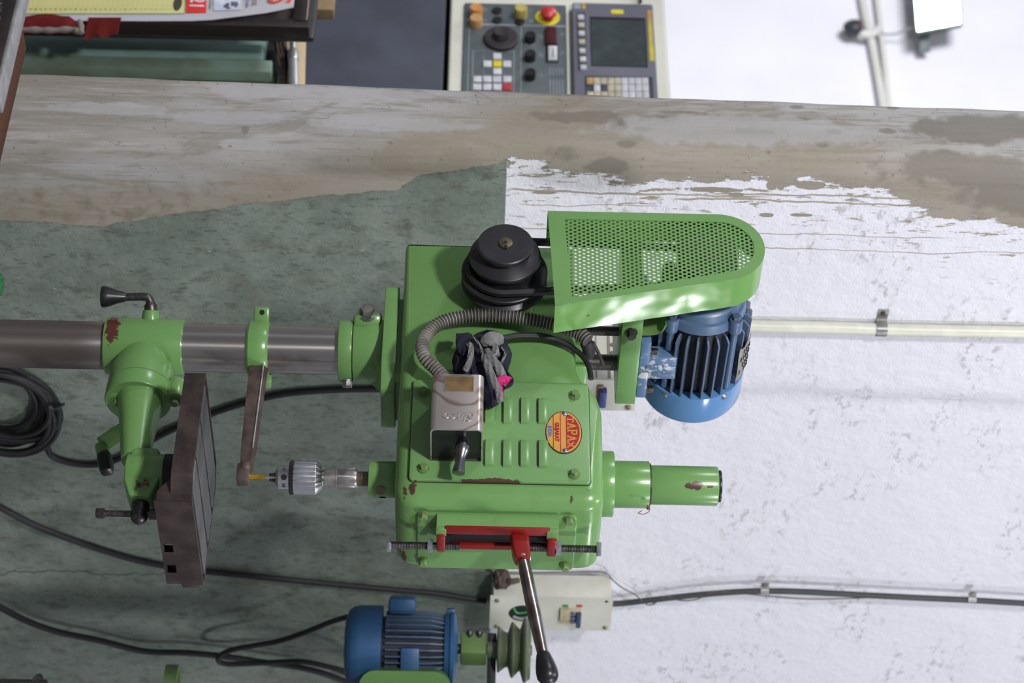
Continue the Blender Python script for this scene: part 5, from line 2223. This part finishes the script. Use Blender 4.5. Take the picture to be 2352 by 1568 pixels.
for a, b in ((1112, 20), (1112, 44), (1215, 22), (1215, 48), (1240, 84), (1240, 126), (1240, 170), (1205, 99), (1222, 100), (1288, 78), (1288, 120), (1172, 98), (1182, 104)):
    for k in range(3):
        plate(bm, a + rnd.uniform(-5, 5), b + k * 3 - 3, a + 6 + rnd.uniform(-2, 4), b + k * 3 - 1.7, .0055, .0063, 0, 0)
obj('legend', bm, M['legend'], kp, smooth=False)
org = mat('orange_button', (.55, .24, .06), .45)
button(1094, 15, .0158, .026, org, 'push_button', kp)
button(1094, 39, .0158, .026, mat('pale_orange_button', (.50, .30, .12), .45), 'push_button', kp)
button(1197, 16, .0158, .030, mat('ochre_button', (.42, .36, .10), .45), 'push_button', kp)
for a, b in ((1142, 22), (1143, 44), (1194, 48)):
    button(a, b, .0125, .006, M['black'], 'push_button', kp)
es = button(1258, 38, .0305, .003, mat('signal_yellow', (.70, .62, .02), .45), 'stop_ring', kp, lab='yellow ring of the stop button')
button(1260, 20, .0205, .034, mat('signal_red', (.50, .035, .04), .35), 'stop_button', kp, dome=True, lab='red mushroom stop button')
dk = mat('dark_dial', (.030, .026, .030), .45)
button(1152, 84, .0420, .012, dk, 'jog_dial', kp, lab='black jog dial')
button(1152, 70, .0230, .030, dk, 'dial_knob', kp, r1=.0185)
for b in (78, 120, 163):
    button(1218, b, .0135, .022, M['black'], 'rotary_knob', kp)
bm = B()
plate(bm, 1253, 60, 1280, 99, .005, .016, 0, .002)
obj('red_window', bm, mat('dark_red_lens', (.06, .010, .012), .25), kp)
bm = B()
plate(bm, 1254, 101, 1283, 142, .005, .009, 0, .001)
wl_ = obj('key_frame', bm, M['black'], kp)
bm = B()
plate(bm, 1259, 104, 1280, 137, .008, .014, 0, .002)
obj('white_button', bm, M['keyw'], wl_)
bm = B()
plate(bm, 1268.5, 111, 1271.5, 131, .0135, .0146, 0, 0)
obj('button_mark', bm, mat('button_mark', (.18, .22, .12), .5), wl_)
yk = mat('yellow_key', (.66, .56, .02), .45)
rk = mat('red_key', (.50, .03, .03), .45)
for a, b, m_ in ((1142.5, 128, 0), (1120.5, 145.5, 0), (1143, 145.5, yk), (1165, 145.5, 0), (1143, 162.5, 0), (1098.5, 180.5, 0), (1121, 180.5, 0), (1143, 180.5, 0), (1166, 180.5, 0),
                 (1098.5, 198.5, 0), (1121, 198.5, 0), (1143.5, 198.5, 0), (1166, 198.5, rk)):
    bm = B()
    plate(bm, a - 9.5, b - 7, a + 9.5, b + 7, .005, .010, .0015, .001)
    obj('key', bm, m_ or M['keyw'], kp)
# screen unit
bm = B()
ux0, uz0, ux1, uz1 = plate(bm, 1316, 5, 1505, 330, 0, .022, .006, .003)
su = obj('screen_unit', bm, M['bezel'], CN)
bm = B()
s0 = plate(bm, 1356, 38, 1485, 155, .021, .0222, 0, 0)
obj('screen_rebate', bm, M['black'], su)
bm = B()
plate(bm, 1359, 44, 1482, 153, .0215, .0226, 0, 0)
obj('screen', bm, mat('dark_screen_glass', (.045, .058, .062), .2), su)
for a, b, c_, d2, m_, nm in ((1404, 22, 1432, 32, mat('yellow_sticker', (.72, .66, .03), .5), 'sticker'), (1489, 24, 1498, 100, mat('ochre_strip', (.58, .46, .05), .5), 'label_strip'), (1491, 100, 1501, 140, mat('yellow_strip', (.64, .55, .03), .5), 'label_strip'),
                             (1488.5, 28, 1496, 44, mat('orange_strip', (.62, .26, .06), .5), 'label_strip'), (1318, 6, 1334, 20, mat('grey_sticker', (.30, .32, .40), .5), 'sticker'), (1337, 7, 1345, 20, mat('amber_sticker', (.50, .34, .04), .5), 'sticker')):
    bm = B()
    plate(bm, a, b, c_, d2, .021, .0232 if nm == 'label_strip' and a == 1488.5 else .0228, 0, 0)
    obj(nm, bm, m_, su)
bm = B()
plate(bm, 1326, 28, 1346, 160, .021, .0226, .001, 0)
obj('key_rebate', bm, mat('dark_rebate', (.05, .06, .075), .5), su)
for i, b in enumerate((38, 56, 75, 94, 115, 134, 153)):
    bm = B()
    a = 1334.5 + i * .75
    plate(bm, a - 7, b - 5, a + 7, b + 5, .022, .028, .001, .001)
    obj('soft_key', bm, M['keyw'] if i not in (1, 3) else mat('worn_key', (.44, .40, .32), .5), su)
bm = B()
plate(bm, 1341, 173, 1495, 300, .021, .0226, 0, 0)
obj('keyboard_rebate', bm, mat('keyboard_rebate', (.045, .055, .075), .5), su)
ck = mat('cream_key', (.46, .43, .32), .5)
ob = mat('ochre_key', (.42, .27, .10), .5)
for r_ in range(3):
    for c_ in range(9):
        a = 1353 + c_ * 15.6
        b = 185 + r_ * 16
        m_ = M['keyw'] if c_ > 4 else ck
        if r_ == 0 and c_ == 0: m_ = ob
        if r_ == 1 and c_ == 1: m_ = M['keyw']
        if r_ == 1 and c_ == 2: m_ = M['slate']
        if r_ == 1 and c_ == 0: continue
        bm = B()
        plate(bm, a - 7.3, b - 7.4, a + 7.3, b + 7.4, .022, .0265, .0008, .0008)
        obj('keyboard_key', bm, m_, su)
bm = B()
tube(bm, [Q(1471, 6, .01), Q(1472, -20, .012), Q(1474, -60, .012)], .004, 8)
obj('screen_cable', bm, M['rubber'], su)

# ------------------------------------------------------------------ teal steel cupboard, framed board with calendar
YT = PD(350, 110, 4.75).y


def Qt(px, py, dy=0.0): return PY(px, py, YT - dy)


M['teal'] = mat('grubby_teal_steel', (.20, .34, .33), .5, 0, .2, 10, col2=(.16, .25, .21))
TC = thing('teal_cupboard', 'grubby teal steel cupboard post behind the framed calendar board', 'cupboard', (Qt(300, 120).x, YT, 0))
bm = B()
box(bm, (Qt(300, 94).x, YT, 0), (Qt(300, 128).x, YT + .05, Qt(604, 110).z), .003)
obj('post_front', bm, M['teal'], TC)
bm = B()
box(bm, (Qt(300, -60).x, YT + .05, 0), (Qt(300, 94).x + .002, YT + .09, Qt(604, 80).z), .002)
obj('side_sheet', bm, M['teal'], TC)
bm = B()
box(bm, (Qt(300, 128.5).x, YT + .002, 0), (Qt(300, 156).x, YT + .05, Qt(625, 140).z), .003)
obj('post_return', bm, mat('grubby_green_steel', (.19, .28, .23), .5, 0, .2, 12, col2=(.14, .18, .13)), TC)
bm = B()
box(bm, (Qt(300, 156, -.03).x, YT + .03, 0), (Qt(300, 330).x, YT + .06, Qt(636, 160).z), .003)
obj('lower_sheet', bm, mat('dark_olive_steel', (.06, .075, .04), .6), TC)  # lower sheet in a darker olive than the post
bm = B()
box(bm, (Qt(300, -60).x, YT + .095, 0), (Qt(300, 340).x, YT + .20, Qt(636, 160).z - .001))
obj('cupboard_back', bm, M['void'], TC)

YB = YT - .14


def Qb(px, py, dy=0.0): return PY(px, py, YB - dy)


M['darkwood'] = mat('dark_stained_frame', (.020, .013, .011), .4, 0, .25, 12, stretch=(1, 1, .2))
BD = thing('notice_board', 'dark wooden framed board carrying the white and yellow calendar', 'board', (Qb(350, -40).x, YB, Qb(-60, 0).z))
zl, zr_ = Qb(-60, 20).z, Qb(680, 20).z
xt, xbm = Qb(350, -200).x, Qb(350, 50).x
bm = B()
box(bm, (xt, YB, zl), (xbm, YB + .012, zr_), 0)
obj('board_panel', bm, mat('board_panel_dark', (.030, .026, .022), .5), BD)
bm = B()
box(bm, (xbm - .004, YB - .014, zl), (Qb(500, 69).x, YB + .018, Qb(712, 60).z), .003)
obj('frame_rail', bm, M['darkwood'], BD)
bm = B()
box(bm, (xt, YB - .014, zr_ - .004), (Qb(690, 64).x, YB + .018, Qb(708, 30).z), .003)
obj('frame_stile', bm, M['darkwood'], BD)
bm = B()
box(bm, (xt, YB - .016, Qb(706, 30).z), (Qb(690, 58).x, YB - .010, Qb(709, 30).z), .001)
obj('frame_bead', bm, mat('pale_frame_edge', (.22, .17, .15), .5), BD)
bm = B()
box(bm, (xt, YB + .016, zl), (Qb(690, 72).x, YB + .034, Qb(724, 40).z), .008)
obj('back_frame', bm, mat('black_frame', (.020, .019, .020), .4), BD)

YK = YB - .022


def Qk(px, py, dy=0.0): return PY(px, py, YK - dy)


CAL = thing('wall_calendar', 'white calendar sheet with yellow month chart and red year block on the framed board', 'calendar', (Qk(350, 0).x, YK, Qk(20, 0).z))
edge = [(20, 46), (60, 47), (150, 47.5), (250, 48), (350, 48.5), (440, 48), (490, 46), (530, 42), (570, 38.5), (610, 35.5), (645, 31), (675, 27)]
bm = B()
rows_ = []
for a, b in edge:
    p = Qk(a, b)
    lift = .012 * max(0, (a - 430) / 245) ** 2
    col_ = []
    for k in range(7):
        s = k / 6
        col_.append(C((p.x - .34 * (1 - s), YK - lift * s, p.z)))
    rows_.append(col_)
loft(bm, rows_, False, False, closed=False)
bmesh.ops.solidify(bm, geom=bm.faces[:], thickness=.0008)
sheet = obj('sheet', bm, mat('calendar_paper', (.66, .65, .70), .5, 0, .02, 4), CAL)


def kplate(bm, a, b, c_, d2, d0, d1):
    """printed patch following the slightly crooked sheet"""
    q = []
    for w in (d0, d1):
        r_ = []
        for u, v in ((a, b), (c_, b), (c_, d2), (a, d2)):
            p = Qk(u, v, w)
            lift = .012 * max(0, (u - 430) / 245) ** 2 * max(0, min(1, (v + 200) / 240))
            r_.append(C((p.x, YK - w - lift, p.z)))
        q.append(r_)
    loft(bm, q)


bm = B()
kplate(bm, 20, -120, 424, 31, .0005, .0016)
obj('month_chart', bm, mat('yellow_chart', (.48, .46, .20), .55, 0, .04, 6), sheet, smooth=False)
bm = B()
kplate(bm, 20, 30.4, 424, 31.4, .0005, .0018)
kplate(bm, 423, -120, 425, 31.5, .0005, .0018)
obj('chart_border', bm, mat('chart_green_line', (.22, .36, .13), .55), sheet, smooth=False)
bm = B()
M['inkc'] = mat('chart_ink', (.20, .20, .085), .6)
for i in range(1, 31):
    a = 391 - (i - 1) * 11.45
    p = Qk(a, 21, .0019)
    t_ = text_mesh(str(i), .0085, lambda u, v, w, p=p: C((p.x + u, p.y, p.z + v)), 0, 0.0001)
    me_ = bpy.data.meshes.new('t')
    t_.to_mesh(me_)
    t_.free()
    bm.from_mesh(me_)
    bpy.data.meshes.remove(me_)
o = obj('chart_numbers', bm, M['inkc'], sheet, label='day numbers 1 to 30 along the chart edge', smooth=False)
o['kind'] = 'stuff'
bm = B()
for i in range(0, 31):
    a = 396.5 - i * 11.45
    kplate(bm, a - .3, -120, a + .3, 16, .001, .0017)
for b in (14, -4, -22):
    kplate(bm, 45, b, 420, b + .5, .001, .0017)
obj('chart_lines', bm, mat('chart_line_ink', (.36, .35, .13), .6), sheet, smooth=False)
bm = B()
p = Qk(408, 8, .0018)
pillow(bm, [(p.x + .024 * math.cos(2 * PI * i / 28), p.z + .0092 * math.sin(2 * PI * i / 28)) for i in range(28)], side, YK - .001, YK - .0019, 0, 0)
obj('dark_oval', bm, mat('dark_oval_print', (.045, .04, .025), .5), sheet, smooth=False)
bm = B()
kplate(bm, 427, -120, 474, 29.5, .0005, .0016)
obj('year_block', bm, mat('calendar_red', (.55, .025, .02), .5), sheet, smooth=False)
p = Qk(450, 15, .0016)
bm = text_mesh('2021', .043, lambda u, v, w: C((p.x + u, p.y + w, p.z + v)), -.0003, .0003, cx=True, bold=.0006, sx=.86)
dx_ = max(v.co.x for v in bm.verts) - p.x
for v in bm.verts:
    v.co.x -= dx_
obj('lettering', bm, M['keyw'], sheet, label='white figures 2021 on the red block', smooth=False)
bm = B()
kplate(bm, 491, -120, 553, 25, .0004, .0016)
obj('picture', bm, mat('pale_blue_print', (.50, .52, .64), .5), sheet, smooth=False)
bm = B()
rnd = random.Random(2)
for k in range(16):
    a, b = 497 + rnd.uniform(0, 44), rnd.uniform(-40, 18)
    kplate(bm, a, b, a + rnd.uniform(4, 13), b + rnd.uniform(3, 10), .001, .0018 + k * .00003)
obj('picture_detail', bm, mat('dark_violet_print', (.13, .12, .18), .5, 0, .3, 60), sheet, smooth=False)
for s_, a, b, h_, c_ in (('hardware@mail.com', 568, 20, .012, (.22, .15, .34)), ('Estd. 2010.', 583, 18, .016, (.22, .19, .22)), ('INDUSTRIES', 482, 21, .008, (.20, .28, .16))):
    lift = .012 * max(0, (a - 430) / 245) ** 2
    p = Qk(a, b, .0012)
    bm = text_mesh(s_.split('@')[0][-1:] + 'ail.com' if '@' in s_ else (s_[-5:] if '2010' in s_ else 'products'), h_, lambda u, v, w: C((p.x + u, p.y + w - lift, p.z + v)), -.0004, .0003, bold=.0001)
    dx_ = max(v.co.x for v in bm.verts) - p.x
    for v in bm.verts:
        v.co.x -= dx_
    obj('lettering', bm, mat('small_print_ink' + str(a), c_, .6), sheet, smooth=False)
p = Qk(640, 15, .0012)
bm = text_mesh('ES', .066, lambda u, v, w: C((p.x + u, p.y + w - .0085, p.z + v)), -.0006, .0003, sx=.74, bold=.0012)
dx_ = max(v.co.x for v in bm.verts) - p.x
for v in bm.verts:
    v.co.x -= dx_
obj('lettering', bm, mat('headline_red', (.58, .06, .03), .5), sheet, label='end of a red headline, letters ES', smooth=False)

# red cloths hanging below the board
RC = thing('red_rag', 'dark red rag with a grey hem bulging out under the calendar board', 'rag', Qb(130, 60))
M['ragred'] = cloth('red_rag_cloth', (.07, .006, .007), (.12, .012, .012))
bm = B()
p, q = Qb(20, 60), Qb(190, 60)
rings = []
for k in range(13):
    s = k / 12
    c_ = Qb(20 + 165 * s, 58 + 2 * math.sin(s * 9), .034)
    rr_ = .024 * (1 if k < 11 else .55 - .4 * (k - 11))
    rings.append([c_ + C((rr_ * 1.1 * math.cos(2 * PI * i / 14) * (1 + .1 * math.sin(k + i)), rr_ * .7 * math.sin(2 * PI * i / 14), 0)) for i in range(14)])
loft(bm, rings)
obj('rag_fold', bm, M['ragred'], RC)
bm = B()
tube(bm, spline([Qb(20, 69, .046), Qb(80, 69, .048), Qb(120, 70, .048), Qb(165, 68, .048), Qb(184, 75, .046), Qb(186, 62, .05), Qb(182, 50, .05)], 6), .0065, 10, rf=lambda t, i: .0065 + .0012 * math.sin(i * 1.3))
obj('rag_hem', bm, cloth('grey_hem_cloth', (.13, .11, .10), (.22, .19, .17)), RC, label='grey hem')
RB = thing('red_flag', 'dull red cloth flap hanging below the right of the rag', 'rag', Qb(240, 66))
bm = B()
rings = []
for k in range(8):
    s = k / 7
    a = 203 + 76 * s
    t0_, b0_ = Qb(a, 40, .030), Qb(a, 86 - 9 * s + 1.5 * math.sin(k * 2), .034)
    wv = .004 * math.sin(k * 1.7)
    rings.append([C((t0_.x + (b0_.x - t0_.x) * i / 5, t0_.y + wv * i / 5, t0_.z)) for i in range(6)])
loft(bm, rings, False, False, closed=False)
bmesh.ops.solidify(bm, geom=bm.faces[:], thickness=.003)
obj('flap', bm, cloth('dull_red_cloth', (.13, .016, .012), (.19, .025, .02)), RB)

# timber offcuts and the micrometer
M['ply'] = mat('pale_plywood', (.46, .37, .24), .6, 0, .12, 10, stretch=(1, 1, .15), col2=(.38, .29, .17))
YW = YT + .01


def Qw(px, py, dy=0.0): return PY(px, py, YW - dy)


bm = B()
P = [(Qw(664, 72).x, Qw(664, 72).z), (Qw(650, 128).x, Qw(650, 128).z), (Qw(655, 300).x, Qw(660, 300).z), (Qw(698, 300).x, Qw(698, 300).z), (Qw(704, 40).x, Qw(703, 40).z), (Qw(664, 40).x, Qw(664, 40).z)]
P = P[::-1] if sum(P[i - 1][0] * P[i][1] - P[i][0] * P[i - 1][1] for i in range(len(P))) < 0 else P
pillow(bm, P, side, YW + .012, YW, 0, .001)
tag(obj('plywood_offcut', bm, M['ply']), 'pale plywood offcut standing against the dark cabinet door', 'wood')
bm = B()
for k in range(7):
    a = 633 + k * 3.6
    pts = [Qw(a + 2, 66, .006), Qw(a + rnd.uniform(-1, 2) - 1, 100, .006 + .003 * (k % 2)), Qw(a + 6 + rnd.uniform(-1, 1), 140, .006), Qw(a * .5 + 329 + rnd.uniform(-1, 1), 170, .006), Qw(a * .4 + 393, 240, .006)]
    tube(bm, spline(pts, 4), .0036, 6, rf=lambda t, i: .0040 - .0012 * t)
o = tag(obj('bark_sticks', bm, mat('dark_bark', (.055, .035, .028), .8, 0, .4, 60, bump=.6)), 'bundle of dark frayed sticks beside the pale plywood', 'sticks')
MI = thing('micrometer', 'satin steel micrometer barrel hanging in front of the plywood', 'micrometer', Qw(673, 150, .02))
M['satin2'] = mat('satin_grey_steel', (.36, .37, .39), .35, .7, .05)
a, b = Qw(672.5, 96, .02), Qw(676, 260, .02)
d_ = (b - a).normalized()
L_ = (b - a).length
bm = B()
k_ = .0011
lathe(bm, a, d_, [(0, .0055), (.001, .0066), (.022, .0066), (.024, .0058), (.029, .0062), (.031, .0112), (.034, .0120), (.060, .0120), (.063, .0110)], 24)
obj('thimble', bm, M['satin2'], MI)
bm = B()
lathe(bm, a + d_ * .060, d_, [(0, .0108), (L_ - .06, .0112)], 24)
obj('barrel', bm, mat('bright_satin_steel', (.50, .51, .53), .3, .7, .05), MI)
p, q = PD(716, -30, 4.9), PD(765, 22, 4.9)
bm = B()
yw = p.y
p, q = PY(716, -30, yw), PY(766, 22, yw)
box(bm, (p.x, yw, p.z), (q.x, yw + .03, q.z), .002)
tag(obj('wood_block', bm, mat('brown_wood_block', (.26, .18, .09), .6, 0, .2, 14, stretch=(.2, 1, 1))), 'brown wooden block end beside the top of the notice board', 'wood')

# ------------------------------------------------------------------ far white wall: conduits and flood lamp
YF = FARP.y


def Qf(px, py, d=.02): return PY(px, py, YF - d)


M['pvcw'] = mat('white_pvc', (.66, .66, .62), .45, 0, .05, 3)
for nm, pts, lab in (('wall_conduit', ((1974, -60), (1981, 0), (1989, 40), (2000, 90), (2012, 150), (2026, 235), (2040, 330)), 'thicker white conduit on the far wall, left of the pair below the flood lamp'),
                     ('wall_conduit', ((2008, -60), (2014, 0), (2019, 40), (2025, 90), (2032, 150), (2041, 235), (2052, 330)), 'thinner white conduit on the far wall, right of the pair nearest the flood lamp')):
    bm = B()
    tube(bm, spline([Qf(a, b, .03) for a, b in pts], 6), .019 if 'thicker' in lab else .014, 14)
    tag(obj(nm, bm, M['pvcw']), lab, 'pipe', 'pair of conduits on the far wall')
LH = thing('lamp_holder', 'dark round lamp holder with red face on a white elbow of the far conduits', 'lamp holder', Qf(1968, 60, .08))
c_ = Qf(1966, 60, .09)
bm = B()
lathe(bm, c_ + C((0, .05, 0)), (-.3, -1, -.25), [(0, .03), (.02, .046), (.05, .046), (.06, .036)], 24)
hd = obj('holder_cup', bm, mat('dark_bakelite', (.03, .035, .045), .4), LH)
bm = B()
lathe(bm, c_ + C((.0, .0, .010)), (-.3, -1, -.1), [(0, .022), (.010, .022), (.012, .015)], 20)
obj('holder_face', bm, mat('dusky_red_face', (.20, .06, .07), .5), hd)
bm = B()
tube(bm, spline([Qf(1974, 76, .06), Qf(1990, 80, .06), Qf(2008, 76, .05), Qf(2018, 66, .04)], 6), .020, 12)
obj('elbow', bm, M['pvcw'], LH)
FL = thing('flood_light', 'glowing square floodlight on the far white wall at the top right', 'lamp', Qf(2148, 30, .1))
bm = B()
cL = [Qf(a, b, .16) for a, b in ((2092, -70), (2203, -70), (2209, 58), (2104, 77))]
cB = [Qf(a, b, .13) for a, b in ((2092, -70), (2203, -70), (2209, 58), (2104, 77))]
ce = sum(cL, C()) / 4
loft(bm, [[ce + (p - ce) * .8 + C((0, .035, 0)) for p in cL], [p + C((0, .014, 0)) for p in cL], cL])
obj('lamp_body', bm, mat('dark_green_casting', (.05, .075, .06), .5), FL)
bm = B()
loft(bm, [[ce + (p - ce) * .93 - C((0, .001, 0)) for p in cL], [ce + (p - ce) * .93 - C((0, .006, 0)) for p in cL]])
em = NT('lamp_glass_glow')
em.b.inputs['Emission Color'].default_value = (1, 1, 1, 1)
em.b.inputs['Emission Strength'].default_value = 14
obj('lamp_glass', bm, em.m, FL)
bm = B()
q0, q1 = Qf(2121, 70, .11), Qf(2124, 120, .05)
bar(bm, q0, q1, .05, .02, up=(0, -1, 0), bev=.002)
obj('lamp_bracket', bm, mat('grey_green_bracket', (.14, .17, .17), .5), FL)
bm = B()
tube(bm, spline([Qf(2016, 74, .04), Qf(2035, 79, .05), Qf(2060, 77, .07), Qf(2096, 62, .12)], 6), .0045, 8)
obj('lamp_wire', bm, mat('pale_grey_wire', (.34, .34, .38), .5), FL)
